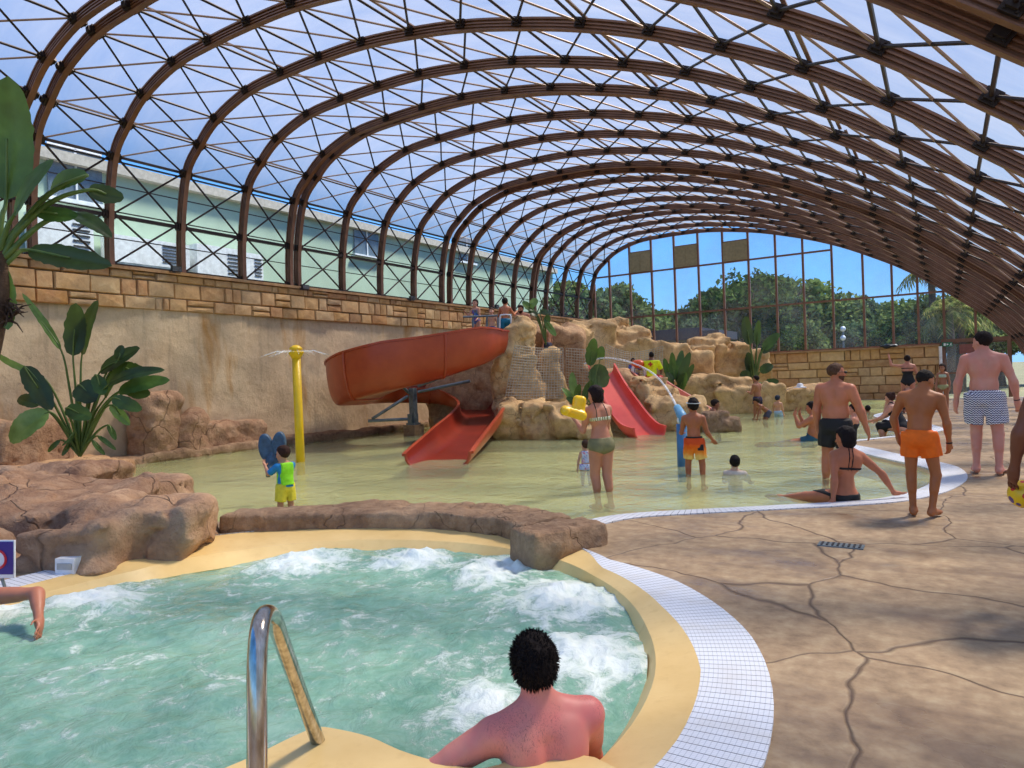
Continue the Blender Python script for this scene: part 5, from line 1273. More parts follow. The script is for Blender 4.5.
    # clothes
    info = dict(h=h, P0=P0, C=C, N=N, s1=s1, s2=s2, r1=r1, r2=r2, f1=f1, f2=f2, Wst=Wst, jl=jl, ja=ja, HC=HC, HR=HR, hk=hk, look=look, hu=hu, hr=hr, off=off, root=root, trunk=trunk, lw=lw)
    lo_t, hi_t = np.minimum(pts, P0 - .3 * h).min(0), pts.max(0) + .1
    for w in wear:
        kind, col = w[0], w[1]; opt = w[2] if len(w) > 2 else {}
        mt = clothm(col, .75, opt.get('pat')) if not isinstance(col, bpy.types.Material) else col
        def T1(P): return (P - P0) @ R1 / h
        def T2(P): return (P - C) @ R2 / h
        if kind == 'shorts':
            ln = opt.get('len', .5); loose = opt.get('loose', .012)
            def sf(P):
                d = torsof(P) - loose * .45 * h; q = T1(P); wt = opt.get('waist', .055)
                d = smax(d, (q[:, 2] - wt) * h, .004 * h); d = smax(d, (-.07 - q[:, 2]) * h, .02 * h)
                for k in ('lL', 'lR'):
                    A, B, _ = jl[k]; ab = B - A; L = np.linalg.norm(ab); u = ab / L; t = (P - A) @ u
                    e = np.linalg.norm(P - A - np.clip(t, -.02 * h, L)[:, None] * u, axis=1) - ((.052 + loose) - (.052 - .0325) * np.clip(t / L, 0, 1) * .55) * h * lw
                    fl = .004 * h * np.sin(np.arctan2((P - A) @ np.cross(u, f1), (P - A) @ f1) * 7) * np.clip(t / (ln * L), 0, 1)
                    e = smax(e + fl, t - ln * L, .004 * h); e = np.maximum(e, -t - .05 * h); d = smin(d, e, .014 * h)
                gap = np.maximum(np.abs(q[:, 0]) - .008, q[:, 2] + .125) * h; d = smax(d, -gap, .012 * h)
                return d + .004 * h * fbm(P, 12 / h, 2, 4)
            F_ = sf; name = 'swim_shorts'
        elif kind == 'brief':
            def F_(P):
                q = T1(P); d = smin(torsof(P), uni(legs[:1] + legs[8:9] if False else [legs[0]], P, .01), .022 * h); d = np.minimum(d, smin(torsof(P), uni(legs, P, .016 * h), .022 * h)) - .005 * h
                top = opt.get('top', .022); side = opt.get('side', .85)
                back = np.where(q[:, 1] < 0, .9, 1.2) 
                d = smax(d, (q[:, 2] - top) * h, .004 * h); d = smax(d, ((-.085 + side * np.abs(q[:, 0]) * back * .85) - q[:, 2]) * h * .8, .006 * h)
                return smax(d, (np.abs(q[:, 0]) - .2) * h, .01)
            name = opt.get('name', 'bikini_bottom')
        elif kind == 'band':
            z0, z1 = opt.get('z', (-.015, .03))
            def F_(P):
                q = T2(P); d = torsof(P) - .0055 * h; d = smax(d, (q[:, 2] - z1) * h, .003 * h); return smax(d, (z0 - q[:, 2]) * h, .003 * h)
            name = opt.get('name', 'bikini_top')
        elif kind == 'straps':
            def F_(P):
                q = T2(P); d = smin(trunk(P), uni(neck, P, .02 * h), .022 * h) - .004 * h; x = np.abs(q[:, 0]); tgt = opt.get('x', .045) - opt.get('tilt', .1) * q[:, 2]
                d = np.maximum(d, (np.abs(x - tgt) - opt.get('w', .005)) * h); d = np.maximum(d, (-.02 - q[:, 2]) * h); return np.maximum(d, (q[:, 2] - .14) * h)
            name = 'strap'
        elif kind == 'suit':
            dip = opt.get('dip', .02)
            def F_(P):
                q = T2(P); q1 = T1(P); d = smin(torsof(P), uni(legs, P, .016 * h), .022 * h) - .006 * h
                top = np.where(q[:, 1] < 0, dip, .05); d = smax(d, (q[:, 2] - top) * h, .004 * h); return smax(d, ((-.085 + .8 * np.abs(q1[:, 0])) - q1[:, 2]) * h * .8, .006 * h)
            name = 'swimsuit'
        elif kind == 'shirt':
            sl = opt.get('sleeve', .7); zlo = opt.get('low', .0)
            def F_(P):
                q = T2(P); q1 = T1(P); d = trunk(P)
                if sl > 0:
                    for k in ('aL', 'aR'):
                        A, B, _ = ja[k]; ab = B - A; L = np.linalg.norm(ab); u = ab / L; t = (P - A) @ u
                        e = np.linalg.norm(P - A - np.clip(t, 0, L)[:, None] * u, axis=1) - .034 * h; e = smax(e, t - sl * L, .004 * h); d = smin(d, e, .015 * h)
                d = d - opt.get('t', .009) * h; d = smax(d, (zlo - q1[:, 2]) * h, .005 * h)
                d = smax(d, (q[:, 2] - .098) * h, .006 * h)
                if sl == 0: d = smax(d, (np.abs(q[:, 0]) - .078) * h, .008 * h)
                return d
            name = opt.get('name', 'shirt')
        v, f = snet(F_, lo_t - .05, hi_t + .05, opt.get('res', max(res * .8, .006)), marg=.01)
        if cut is not None and len(v): 
            pass
        if len(v): mk(name, v + off, f, mt, root, True)
    if extra: extra(info)
    return root, info
def wristband(i, side='aR', rgb=(30, 30, 34)):
    A, B = i['ja'][side][1:]; u = unit(B - A); c = A + (B - A) * .93 + i['off']; g = MB(); g.tube([c - u * .006, c + u * .006], .0195 * i['h'], 14); g.build('wristband', clothm(rgb), i['root'], True)
def sunglasses(i):
    hk = i['hk']; g = MB(); hr, hu, lk = i['hr'], i['hu'], i['look']; c = i['HC'] + hu * .05 * hk + lk * .44 * hk + i['off']
    for sg in (-1, 1):
        g.ball(c + hr * sg * .15 * hk, .1 * hk, 6, (1, 1, .8)); g.tube([c + hr * sg * .28 * hk - lk * .02, c + hr * sg * .40 * hk - lk * .3 * hk, c + hr * sg * .39 * hk - lk * .52 * hk], .018 * hk, 5)
    g.tube([c - hr * .1 * hk, c + hr * .1 * hk], .02 * hk, 5); g.build('sunglasses', MD['rubber'], i['root'], True)
def beard(i, rgb=(40, 30, 24)):
    HC, HR, hk, hu, lk = i['HC'], i['HR'], i['hk'], i['hu'], i['look']
    def F_(P):
        q = (P - HC) @ HR / hk; d = smin(d_ell(P, HC - hu * .12 * hk + look_ * .10 * hk, V(.305, .335, .415) * hk, HR), d_ell(P, HC - hu * .38 * hk + look_ * .22 * hk, V(.18, .16, .14) * hk, HR), .1 * hk)
        return smax(d - .006 * hk * fbm(P, 60, 2), np.maximum(q[:, 2] + .16 - .0 * q[:, 1], -q[:, 1] - .02) * hk, .03 * hk)
    look_ = lk; v, f = snet(F_, HC - .6 * hk, HC + .6 * hk, .006)
    if len(v): mk('beard', v + i['off'], f, hairm(rgb), i['root'], True)
BLK = (34, 30, 34)
def look_at(head, px, py): return None
def bearing(x, d=None):
    """heading in degrees of somebody who faces straight away from the camera at column x"""
    r = ray(x, 384); return math.degrees(math.atan2(-r[0], r[1]))
FL = -.33   # lagoon floor
def dep(p): return float((V(p) - CAM) @ FW)
# --- man in the spa (foreground), seen from behind
c = at(543, 768, 2.62)
hd = bearing(543)
pel = V(c[0], c[1], -.37) + FW * .05 + RT * .03
person('man with sunburnt pink back and short dark hair sitting in the spa', 1.80, pel, hd + 16, dict(s1=(0, .10, 1), s2=(-.06, .10, 1), neck=(-.06, .22, 1), look=(.18, 1, -.04), tw=0,
    aL=((-.85, .12, -.44), (-.80, .55, -.20)), aR=((.22, .55, -.95), (-.1, 1, -.3)), lL=((-.3, 1, -.1), (-.2, .8, -.8)), lR=((.3, 1, -.1), (.2, .8, -.8)), hL=(-.5, .9, -.1)),
    'm', 1.04, (214, 140, 122), ('short', (26, 19, 17), 2600), [('shorts', (30, 50, 80))], .0085, skk=dict(red=(222, 118, 112), hairy=.7), muscle=1.05)
# --- shoulder and arm at the left edge of the spa
c = gz(-60, 672, -.3)
person('person lying back in the spa at the left edge with a tanned arm', 1.75, V(c[0], c[1], -.30), bearing(0) + 150, dict(s1=(0, -.5, .8), s2=(0, -.5, .8), neck=(0, -.3, 1), look=(0, 1, 0), aL=((-1, .05, .02), (-.4, .7, -.5)), aR=((1, .1, -.1), (.6, .5, -.5)), lL=((-.1, 1, -.1), (0, 1, -.3)), lR=((.1, 1, -.1), (0, 1, -.3))),
    'm', 1.05, (178, 112, 84), ('short', (40, 30, 26)), [('shorts', (40, 60, 90))], .012)
# --- small boy in lime vest
c = gz(281, 508, ZW)
r_, i_ = person('small boy in a lime green float vest and yellow shorts holding the blue water toy', 1.06, (c[0] - .02, c[1] + .1, None), bearing(281) + 28, dict(neck=(0, .15, 1), look=(-.45, 1, -.15), aL=((-.3, .75, -.55), (.1, .7, .65)), aR=((.3, .8, -.5), (-.2, .7, .6)), lL=((-.1, .05, -1), (0, -.05, -1))),
    'm', 1.08, (196, 140, 108), ('child', (60, 38, 28)), [('shirt', (30, 132, 190), dict(sleeve=.75, t=.010)), ('shirt', (150, 236, 30), dict(sleeve=0, t=.030, low=.03, name='float_vest')), ('shorts', (236, 216, 60), dict(len=.75, loose=.02))], .010, True, ground=-.33)
# --- woman in green bikini
c = gz(601, 493, ZW)
w_, i_ = person('woman in an olive green bikini with dark bobbed hair standing in the lagoon', 1.66, (c[0] - .03, c[1] + .12, None), bearing(601) + 28, dict(s1=(-.03, .02, 1), s2=(-.05, .05, 1), neck=(-.05, .2, 1), look=(-.5, 1, -.2), aL=((-.15, .25, -1), (-.1, 1, .75)), aR=((.05, .3, -1), (-.45, .8, .35)), lL=((0, .12, -1), (.02, -.16, -1)), lR=((-.03, -.02, -1), (.03, -.15, -1)), cL=.9),
    'f', 1.06, (196, 132, 104), ('bob', (34, 22, 22)), [('brief', (124, 120, 84), dict(top=.05, side=.5)), ('band', (150, 150, 104), dict(z=(-.012, .016), pat='stripe')), ('straps', (70, 66, 50), dict(x=.05, w=.0035))], .011, ground=FL)
# toddler she leads
c = gz(586, 470, ZW)
person('toddler in a floral swimsuit beside the woman in the olive bikini', .86, (c[0] - .0, c[1] + .0, -.02), bearing(586) + 12, dict(neck=(0, .1, 1), look=(-.3, 1, .1), aL=((-.35, .1, -1), (-.1, .2, -1)), aR=((.5, .4, .9), (.2, .1, 1)), lL=((-.1, .1, -1), (0, -.1, -1)), lR=((.1, .1, -1), (0, -.1, -1))),
    'f', 1.1, (206, 152, 124), ('child', (70, 48, 36)), [('shirt', (214, 214, 226), dict(sleeve=0, t=.012, low=.07, pat='floral', name='swim_top')), ('shorts', (214, 220, 236), dict(len=.22, loose=.02, pat='floral'))], .010, True)
# yellow float she holds
m_y = plain('yellow_vinyl', (250, 200, 20), .25, nz=.05)
c = at(575, 409, 8.9); o = empty('inflatable_float', c, 'bright yellow inflatable float held by the woman in the olive bikini', 'float')
R3 = np.stack([RT, FW, UP], 1)
def rb(c, hs, ang, r): 
    a = math.radians(ang); Q = V([(math.cos(a), 0, -math.sin(a)), (0, 1, 0), (math.sin(a), 0, math.cos(a))]); return lambda P: d_box(P, c, hs, R3 @ Q, r)
A_ = [rb(at(573.5, 413, 8.9), (.175, .10, .065), -17, .06), rb(at(579, 404, 8.95), (.085, .09, .11), -8, .055), rb(at(565, 411, 8.7), (.055, .12, .055), -17, .05)]
v, f = snet(lambda P: smin(smin(A_[0](P), A_[1](P), .03), A_[2](P), .03), c - .4, c + .4, .012); mk('inflated_body', v, f, m_y, o, True)
# --- boy in flame shorts
c = gz(692, 475, ZW)
def goggles(i):
    hk = i['hk']; g = MB(); n = 24
    g.tube([i['HC'] + i['off'] + i['hu'] * .22 * hk + i['hr'] * math.cos(2 * PI * k / n) * .44 * hk + i['look'] * (math.sin(2 * PI * k / n) * .52 - .08) * hk for k in range(n + 1)], .03 * hk, 6); g.build('goggle_strap', clothm((190, 196, 204)), i['root'], True)
def pocket(i):
    A, B, _ = i['jl']['lR']; c = A + (B - A) * .18 - i['f1'] * .058 * i['h'] + i['r1'] * .02 * i['h'] + i['off']; g = MB(); g.box(c, (.085, .03, .09), np.stack([i['r1'], i['f1'], i['s1']], 1)); g.build('back_pocket', clothm((30, 28, 30)), i['root'])
    c = i['P0'] + i['s1'] * .052 * i['h'] + i['off']; n = 24; g = MB(); g.tube([c + i['r1'] * math.cos(2 * PI * k / n) * .083 * i['h'] + i['f1'] * math.sin(2 * PI * k / n) * .066 * i['h'] for k in range(n + 1)], .013, 6); g.build('waistband', clothm((36, 30, 30)), i['root'])
person('boy in orange flame patterned shorts with goggles beside the blue water cannon', 1.38, (c[0] + .02, c[1] + .1, None), bearing(692) - 8, dict(neck=(0, .12, 1), look=(-.35, 1, .05), aL=((-.28, .2, -1), (-.15, 1, -.1)), aR=((.28, .1, -1), (.35, .75, -.7)), lL=((-.1, .05, -1), (0, -.05, -1)), lR=((.12, 0, -1), (.02, -.05, -1))),
    'm', .95, (176, 104, 68), ('short', (28, 22, 22)), [('shorts', (246, 130, 40), dict(len=.72, loose=.017, pat='flame'))], .010, True, ground=FL, extra=lambda i: (goggles(i), pocket(i)))
# --- child head in the water
c = gz(735, 474, ZW)
person('child with dark wet hair sitting up to the shoulders in the lagoon', 1.25, (c[0], c[1], -.40), bearing(735) - 10, dict(neck=(0, .1, 1), look=(-.3, 1, .1), lL=((-.2, 1, -.0), (0, 1, -.1)), lR=((.2, 1, -.0), (0, 1, -.1)), aL=((-.3, .6, -.6), (0, 1, -.2)), aR=((.3, .6, -.6), (0, 1, -.2))),
    'm', 1.05, (214, 176, 150), ('short', (26, 20, 20)), [('shirt', (222, 206, 190), dict(sleeve=.6))], .013, True)
# --- brown boy near the dark rock
c = gz(712, 432, ZW)
person('tanned boy leaning forward by the small grey rock', 1.4, (c[0] - .15, c[1] + .3, .08), bearing(712) - 75, dict(s1=(0, .25, 1), s2=(0, .35, 1), neck=(0, .5, 1), look=(0, 1, -.25), aL=((-.2, .5, -.8), (0, .6, -.7)), aR=((.2, .5, -.8), (0, .6, -.7)), lL=((-.1, .5, -.6), (0, .1, -1)), lR=((.1, .5, -.6), (0, .1, -1))),
    'm', .95, (150, 96, 66), ('short', (36, 26, 22)), [('shorts', (60, 60, 70))], .014, True)
# --- far man standing, dark trunks, and the two children by him
c = gz(758, 414, ZW); 
person('man in dark patterned trunks standing with folded arms by the flat rocks', 1.74, (c[0], c[1], None), bearing(758) + 60, dict(s2=(0, .02, 1), neck=(0, .15, 1), look=(-.2, 1, -.1), aL=((-.1, .3, -1), (.8, 1, .2)), aR=((.1, .3, -1), (-.8, 1, .2)), lL=((-.05, .1, -1), (0, -.1, -1))), 'm', 1.05, (170, 112, 80), ('short', (30, 24, 22)), [('shorts', (52, 46, 74), dict(len=.35, pat='mixed'))], .018, ground=-.5)
c = gz(768, 419, ZW)
person('tanned child bending forward beside the man with folded arms', 1.25, (c[0], c[1], .12), bearing(768) + 110, dict(s1=(0, .7, .8), s2=(0, .9, .6), neck=(0, .6, .8), look=(0, 1, -.4), aL=((-.1, .4, -1), (0, .3, -1)), aR=((.1, .4, -1), (0, .3, -1)), lL=((-.1, .5, -1), (0, -.4, -1)), lR=((.1, .5, -1), (0, -.4, -1))), 'm', 1., (158, 100, 68), ('short', (40, 28, 24)), [('shorts', (70, 70, 90))], .018, True)
c = gz(777, 417, ZW)
person('small child in pale blue shorts and a dark cap near the flat rocks', 1.1, (c[0], c[1] + .2, .05), bearing(777) - 20, dict(neck=(0, .1, 1), look=(.2, 1, 0), aL=((-.4, .4, -1), (0, .4, -1)), lL=((-.1, .4, -1), (0, -.4, -1)), lR=((.1, .4, -1), (0, -.4, -1))), 'm', 1.05, (206, 150, 118), ('child', (42, 50, 66)), [('shorts', (166, 196, 218), dict(len=.6, loose=.02))], .018, True)
# --- reclining man with hands at his face
c = gz(797, 441, ZW)
person('man sitting low in the shallow water holding both hands to his face', 1.82, (c[0] + .25, c[1] + .25, -.08), bearing(797) + 78, dict(s1=(0, -.45, .75), s2=(0, .10, 1), neck=(0, .35, 1), look=(.15, 1, -.1), aL=((-.1, .9, -.55), (.15, .35, 1)), aR=((.1, .85, -.6), (-.15, .35, 1)), lL=((-.1, 1, -.12), (0, 1, -.1)), lR=((.1, 1, -.12), (0, 1, -.1)), hL=(.1, -.2, 1), hR=(-.1, -.2, 1)), 'm', 1.15, (186, 116, 84), ('short', (30, 24, 24)), [('shorts', (36, 90, 110), dict(len=.4))], .012)
# --- seated person with raised knee behind the black-shorts man
c = gz(834, 440, ZW)
person('person sitting with knees raised behind the man in black shorts', 1.68, (c[0] + .25, c[1] + .5, -.12), bearing(834) + 82, dict(s1=(0, -.3, 1), s2=(0, -.15, 1), neck=(0, .1, 1), look=(0, 1, 0), aL=((-.2, .45, -1), (.1, .9, .4)), aR=((.2, .45, -1), (0, .9, .4)), lL=((-.1, 1, .42), (0, .35, -1)), lR=((.15, 1, .25), (0, .5, -1))), 'f', 1.0, (206, 142, 116), ('short', (40, 30, 28)), [('suit', (40, 40, 52))], .013)
# --- big man in black shorts
c = gz(836, 480, ZW)
person('broad man in black swim shorts with beard and sunglasses standing in the shallows', 1.84, (c[0], c[1] + .15, None), bearing(836) - 22, dict(s2=(.03, .03, 1), neck=(.02, .1, 1), look=(.75, .75, -.05), aL=((-.22, -.05, -1), (-.02, .18, -1)), aR=((.35, .15, -1), (.22, .22, -1)), lL=((-.10, .02, -1), (-.06, -.06, -1)), lR=((.08, .08, -1), (.02, -.10, -1))),
    'm', 1.16, (196, 122, 90), ('crop', (92, 66, 50)), [('shorts', (24, 24, 27), dict(len=.62, loose=.016))], .011, ground=FL, muscle=1.12, extra=lambda i: (sunglasses(i), beard(i, (86, 60, 46)), wristband(i)))
# --- woman in black bikini sitting on the edge
c = gz(850, 499, 0)
w_, i_ = person('woman in a black halter bikini sitting on the white grating, leaning back on her hands', 1.66, (c[0] - .08, c[1] + .12, .02), bearing(850) + 42, dict(s1=(0, -.12, 1), s2=(.06, -.15, 1), neck=(-.03, .1, 1), look=(-.35, 1, -.15), tw=-14, aL=((-.25, -.28, -1), (-.12, .0, -1)), aR=((.75, -.50, -.85), (.42, -.35, -1)), lL=((-.25, 1, -.12), (-.15, 1, -.18)), lR=((.0, 1, -.12), (-.1, 1, -.18)), hL=(-.6, -.1, -.15), hR=(1, -.2, -.1), cL=.1, cR=.1),
    'f', 1.0, (180, 112, 80), ('bob', (26, 20, 22)), [('brief', (20, 18, 20), dict(top=.02, side=.75)), ('band', (20, 18, 20), dict(z=(-.012, .004))), ('straps', (20, 18, 20), dict(x=.012, w=.0035, tilt=0))], .011)
# --- boy in orange shorts
c = gz(922, 518, 0)
person('tanned boy in bright orange shorts walking on the deck, seen from behind', 1.41, (c[0], c[1] + .06, None), bearing(922) - 6, dict(s1=(.02, .0, 1), s2=(.08, .06, 1), neck=(.10, .28, 1), look=(.75, .8, -.55), aL=((-.42, .12, -1), (.16, .22, -1)), aR=((.22, .0, -1), (.06, .14, -1)), lL=((-.03, .02, -1), (.03, -.04, -1)), lR=((.16, .03, -1), (-.12, -.12, -1)), fR=(.3, 1, 0), hR=(-.1, .3, -1), cR=.7),
    'm', .94, (172, 106, 62), ('crop', (36, 30, 26)), [('shorts', (252, 112, 8), dict(len=.48, loose=.018))], .0095, ground=.005, extra=lambda i: wristband(i))
# --- man in zigzag shorts walking away
c = gz(985, 474, 0)
person('pale man in navy and white zigzag shorts walking away on the deck', 1.84, (c[0] + .02, c[1] + .0, None), bearing(985) - 2, dict(s2=(.02, .04, 1), neck=(-.02, .15, 1), look=(-.85, .6, -.12), aL=((-.30, -.02, -1), (-.12, .12, -1)), aR=((.36, -.05, -1), (.12, .32, -1)), lL=((-.02, .12, -1), (-.02, -.12, -1)), lR=((.10, -.06, -1), (.0, -.20, -1))),
    'm', 1.12, (208, 150, 132), ('short', (30, 22, 20)), [('shorts', (60, 66, 120), dict(len=.70, loose=.022, pat='zigzag'))], .011, ground=.005, extra=lambda i: wristband(i), skk=dict(red=(212, 136, 118)))
# --- woman seated in black one-piece
c = gz(888, 433, 0)
person('woman in a black swimsuit with tied up hair crouching on the pool edge', 1.66, (c[0] + .25, c[1] + .2, .12), bearing(888) + 70, dict(s1=(0, .25, 1), s2=(0, .45, 1), neck=(0, .35, 1), look=(.1, 1, -.15), aL=((-.15, .6, -.8), (.1, .9, -.3)), aR=((.15, .7, -.7), (0, .9, -.5)), lL=((-.2, 1, .12), (0, -.2, -1)), lR=((.2, 1, .2), (0, .1, -1))), 'f', 1.08, (208, 150, 124), ('bun', (64, 40, 34)), [('suit', (22, 20, 26), dict(dip=.0)), ('straps', (22, 20, 26), dict(x=.05, w=.008))], .013, ground=None)
# --- two heads in the far basin
for x, y, lab, hr_, hd_ in ((858, 410.5, 'man in sunglasses submerged in the far part of the pool', ('short', (34, 28, 26)), 200), (868, 412, 'dark haired bather low in the far water beside the man in sunglasses', ('short', (26, 20, 20)), 20)):
    c = gz(x, y, ZW); person(lab, 1.72, (c[0], c[1], -.66), bearing(x) + hd_, dict(lL=((-.1, 1, -.1), (0, 1, -.1)), lR=((.1, 1, -.1), (0, 1, -.1)), aL=((-.5, .4, -.8), (0, 1, -.3)), aR=((.5, .4, -.8), (0, 1, -.3))), 'm', 1., (160, 100, 74), hr_, [('shorts', (60, 60, 70))], .02, extra=(sunglasses if x == 858 else None))
# --- woman in black swimsuit in the distance, child she holds up, child at her side
c = gz(909, 413, 0)
person('distant woman in a black swimsuit standing with her back turned before the sandstone wall', 1.70, (c[0], c[1], None), bearing(909) - 5, dict(neck=(0, .1, 1), look=(-.1, 1, 0), aL=((-.55, .2, .1), (-.25, .2, 1)), aR=((.3, .2, -1), (-.2, .5, -.6))), 'f', 1.1, (196, 132, 108), ('bun', (40, 28, 26)), [('suit', (20, 18, 22), dict(dip=-.01)), ('band', (20, 18, 22), dict(z=(.03, .045)))], .018, ground=0)
c = at(893, 392, 20.5)
person('dark haired person lounging behind the boy in orange shorts', 1.6, (c[0] + .25, c[1], .25), bearing(893) + 75, dict(s1=(0, -.5, .7), s2=(0, -.2, 1), neck=(0, .2, 1), look=(0, 1, 0), aL=((-.1, .7, -.6), (0, 1, .1)), aR=((.1, .7, -.6), (0, 1, .1)), lL=((-.1, 1, .2), (0, .3, -1)), lR=((.1, 1, .2), (0, .3, -1))), 'm', 1., (206, 150, 124), ('short', (40, 32, 30)), [('shirt', (70, 80, 96), dict(sleeve=.4, low=.05)), ('shorts', (40, 44, 54))], .018)
# --- girl in mint bikini
c = gz(944, 411, 0)
person('girl in a mint green bikini top and pale bottoms standing near the doorway', 1.38, (c[0], c[1], None), bearing(944) + 168, dict(neck=(.05, .08, 1), look=(.25, 1, 0), aL=((-.25, .1, -1), (-.02, .2, -1)), aR=((.22, .25, -1), (-.1, .5, -.8))), 'f', .95, (170, 116, 84), ('long', (40, 28, 26)), [('band', (130, 200, 176), dict(z=(-.01, .06), name='bikini_top', pat='stripe')), ('brief', (170, 178, 130), dict(top=.035, side=.6))], .014, True, ground=0)
# --- arm and hip of a person at the right edge, and the ball
c = gz(1079, 622, 0)
person('tanned person at the right edge of the deck holding a spotted ball', 1.60, (c[0] + .03, c[1] + .1, None), bearing(1030) + 20, dict(aL=((-.38, .05, -1), (-.05, .32, -1)), aR=((.2, 0, -1), (0, .1, -1))), 'm', 1., (124, 74, 50), ('short', (30, 24, 22)), [('shorts', (40, 60, 120))], .012, ground=.005)
c = at(1024, 494, 4.15)
mb = Mat('spotted_ball'); p_ = mb.obj(); vv = mb.N('TexVoronoi', {'Vector': p_, 'Scale': 14., 'Randomness': .35}); sx = mb.N('SeparateXYZ', {0: vv.outputs['Color']})
dotc = mb.ramp(sx.outputs[0], [(0., srgb(216, 40, 30)), (.5, srgb(90, 60, 130))], 'CONSTANT'); mm = mb.math('LESS_THAN', vv.outputs['Distance'], .32); MD['ball'] = mb.fin(mb.bsdf(mb.mix(mm, srgb(246, 200, 30), dotc), .3))
g = MB(); g.ball((0, 0, 0), .085, 14); bo = g.build('ball', MD['ball'], None, True, origin=(0, 0, 0)); bo.location = c.tolist(); bo.rotation_euler = (.5, .3, .9); tag(bo, 'yellow ball with red and purple spots at the right edge', 'ball')
# --- people at the top of the slide
def top_person(lab, x, yfoot, d, H, hd, pose, sx_, sk_, hair_, wear_, child=False, z=None, **k):
    c = at(x, yfoot, d); person(lab, H, (c[0], c[1], z), hd, pose, sx_, 1., sk_, hair_, wear_, .018, child, ground=c[2], **k)
top_person('girl in a purple swimsuit waiting at the rail above the slide', 477, 345, 20.8, 1.35, bearing(477) + 150, dict(aL=((-.2, .2, -1), (0, .5, -.3)), aR=((.3, .2, -.5), (0, .5, .3))), 'f', (206, 150, 124), ('long', (44, 30, 28)), [('suit', (110, 110, 160), dict(pat='mixed'))], True)
top_person('pale boy waiting low behind the slide wall', 493, 352, 20.6, 1.3, bearing(493) + 170, {}, 'm', (216, 162, 134), ('short', (70, 48, 36)), [('shorts', (60, 90, 140))], True)
top_person('boy in teal shorts climbing into the orange slide', 506, 347, 19.6, 1.38, bearing(506) - 10, dict(s2=(.05, .1, 1), aL=((-.3, .4, -.9), (-.1, .9, .1)), aR=((.4, .5, -.7), (.2, .8, .4)), lR=((.1, .5, -1), (0, -.2, -1))), 'm', (196, 122, 86), ('short', (34, 26, 24)), [('shorts', (20, 120, 150), dict(len=.6, loose=.016))], True)
top_person('bearded man laughing behind the pinnacle at the slide top', 524, 362, 20.9, 1.72, bearing(524) + 165, dict(neck=(.2, .3, 1), look=(.3, 1, -.2)), 'm', (196, 128, 98), ('short', (50, 30, 26)), [('shorts', (60, 60, 80))], extra=lambda i: beard(i, (60, 30, 24)))
top_person('man in black trunks leaning on the netted rocks', 575, 395, 21.2, 1.72, bearing(575) + 75, dict(s1=(0, .05, 1), s2=(0, .12, 1), neck=(0, .2, 1), look=(.1, 1, 0), aL=((-.1, .8, -.5), (0, 1, .05)), aR=((.1, .8, -.5), (0, 1, .05))), 'm', (204, 140, 112), ('short', (34, 26, 24)), [('shorts', (24, 24, 28), dict(len=.5))], extra=lambda i: beard(i))
top_person('dark haired person half hidden behind the netted pinnacle', 549, 372, 20.6, 1.5, bearing(549) + 60, dict(neck=(0, .3, 1)), 'm', (190, 130, 100), ('short', (30, 24, 24)), [('shorts', (60, 60, 80))])
def cross(i):
    c = i['C'] + i['s2'] * .02 * i['h'] - i['f2'] * .095 * i['h'] + i['off']; g = MB(); Rr = np.stack([i['r2'], i['f2'], i['s2']], 1); g.box(c, (.05, .012, .14), Rr); g.box(c, (.14, .014, .05), Rr); g.build('back_cross', clothm((200, 60, 30)), i['root'])
c = at(652, 388, 21.7)
person('lifeguard in a fluorescent yellow shirt and red shorts sitting on the rock mound', 1.72, (c[0], c[1], at(650, 377, 21.7)[2]), bearing(650) - 12, dict(s1=(0, .1, 1), s2=(0, .15, 1), neck=(0, .1, 1), look=(-.2, 1, 0), aL=((-.3, .5, -.9), (.2, .9, -.4)), aR=((.3, .5, -.9), (-.2, .9, -.4)), lL=((-.5, .9, -.15), (-.1, .2, -1)), lR=((.5, .9, -.15), (.1, .2, -1))), 'm', 1.02, (120, 80, 60), ('crop', (26, 22, 22)), [('shirt', (222, 246, 20), dict(sleeve=.8, t=.014)), ('shorts', (190, 30, 36), dict(len=.75, loose=.02))], .018, extra=cross)
c = at(633, 375, 22.4)
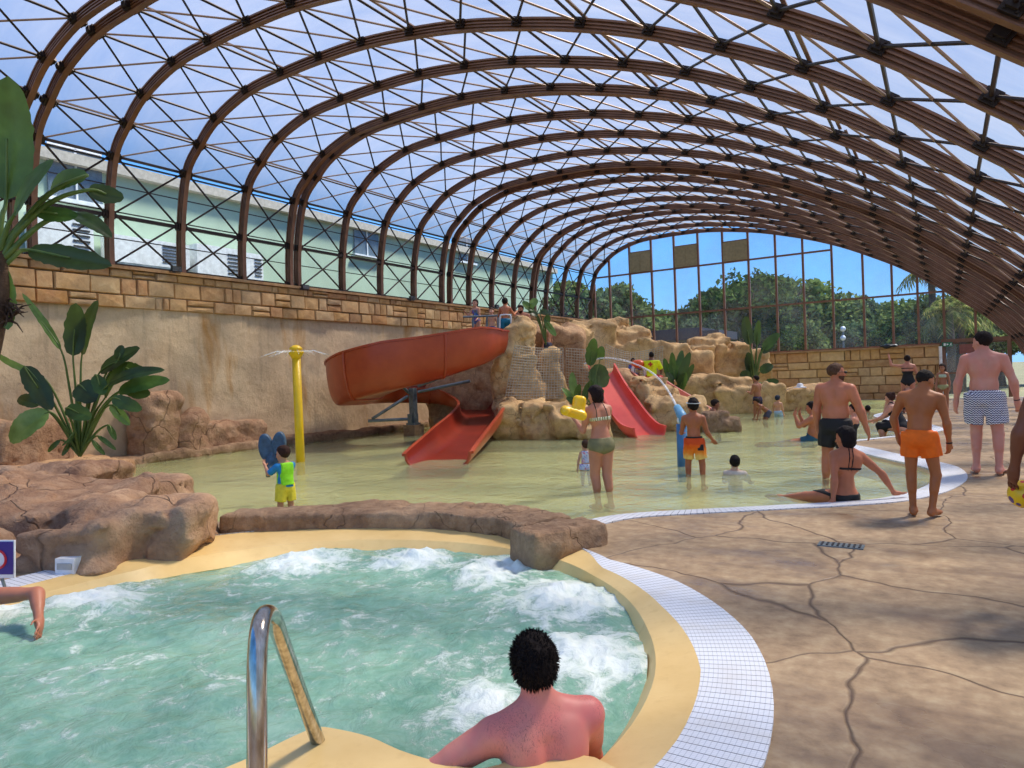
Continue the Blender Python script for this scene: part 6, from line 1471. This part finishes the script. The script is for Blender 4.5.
person('child in a blue rash suit sitting at the top of the pink slide', 1.15, (c[0], c[1], c[2]), bearing(633) + 200, dict(s2=(0, .25, 1), aL=((-.3, .7, -.5), (0, 1, 0)), aR=((.3, .7, -.5), (0, 1, 0)), lL=((-.2, 1, .1), (0, .4, -1)), lR=((.2, 1, .1), (0, .4, -1))), 'm', 1.05, (150, 100, 76), ('short', (30, 24, 22)), [('shirt', (40, 84, 180), dict(sleeve=.9)), ('shorts', (30, 60, 150), dict(len=.8))], .018, True)
# ================================================================ LIGHT
W = bpy.data.worlds.new('sky'); S.world = W; W.use_nodes = True; nt = W.node_tree; nt.nodes.clear()
SUN_EL, SUN_AZ = math.radians(57), math.radians(32)     # azimuth measured from +Y towards +X
tc = nt.nodes.new('ShaderNodeTexCoord'); sx = nt.nodes.new('ShaderNodeSeparateXYZ'); nt.links.new(tc.outputs['Generated'], sx.inputs[0])
rp = nt.nodes.new('ShaderNodeValToRGB'); nt.links.new(sx.outputs[2], rp.inputs[0])
el = rp.color_ramp.elements; el[0].position = 0.; el[0].color = srgb(150, 200, 246); el[1].position = 1.; el[1].color = srgb(52, 108, 200)
for p_, c_ in ((.12, (118, 180, 242)), (.35, (84, 150, 232))): e = el.new(p_); e.color = srgb(*c_)
bg = nt.nodes.new('ShaderNodeBackground'); bg.inputs[1].default_value = 1.15
out = nt.nodes.new('ShaderNodeOutputWorld'); nt.links.new(rp.outputs[0], bg.inputs[0]); nt.links.new(bg.outputs[0], out.inputs[0])
sd = bpy.data.lights.new('sun', 'SUN'); sd.energy = 7.5; sd.angle = math.radians(9); sd.color = (1, .96, .88)
so = bpy.data.objects.new('sun', sd); COL.objects.link(so)
dirv = Vector((math.cos(SUN_EL) * math.sin(SUN_AZ), math.cos(SUN_EL) * math.cos(SUN_AZ), math.sin(SUN_EL)))
so.rotation_euler = dirv.to_track_quat('Z', 'Y').to_euler()
vs = S.view_settings; vs.view_transform = 'Standard'; vs.look = 'None'; vs.exposure = .42; vs.gamma = 1; vs.use_curve_mapping = False
S.cycles.use_denoising = True
S.cycles.max_bounces = 8; S.cycles.transparent_max_bounces = 24; S.cycles.diffuse_bounces = 3; S.cycles.glossy_bounces = 3
S.cycles.caustics_reflective = False; S.cycles.caustics_refractive = False
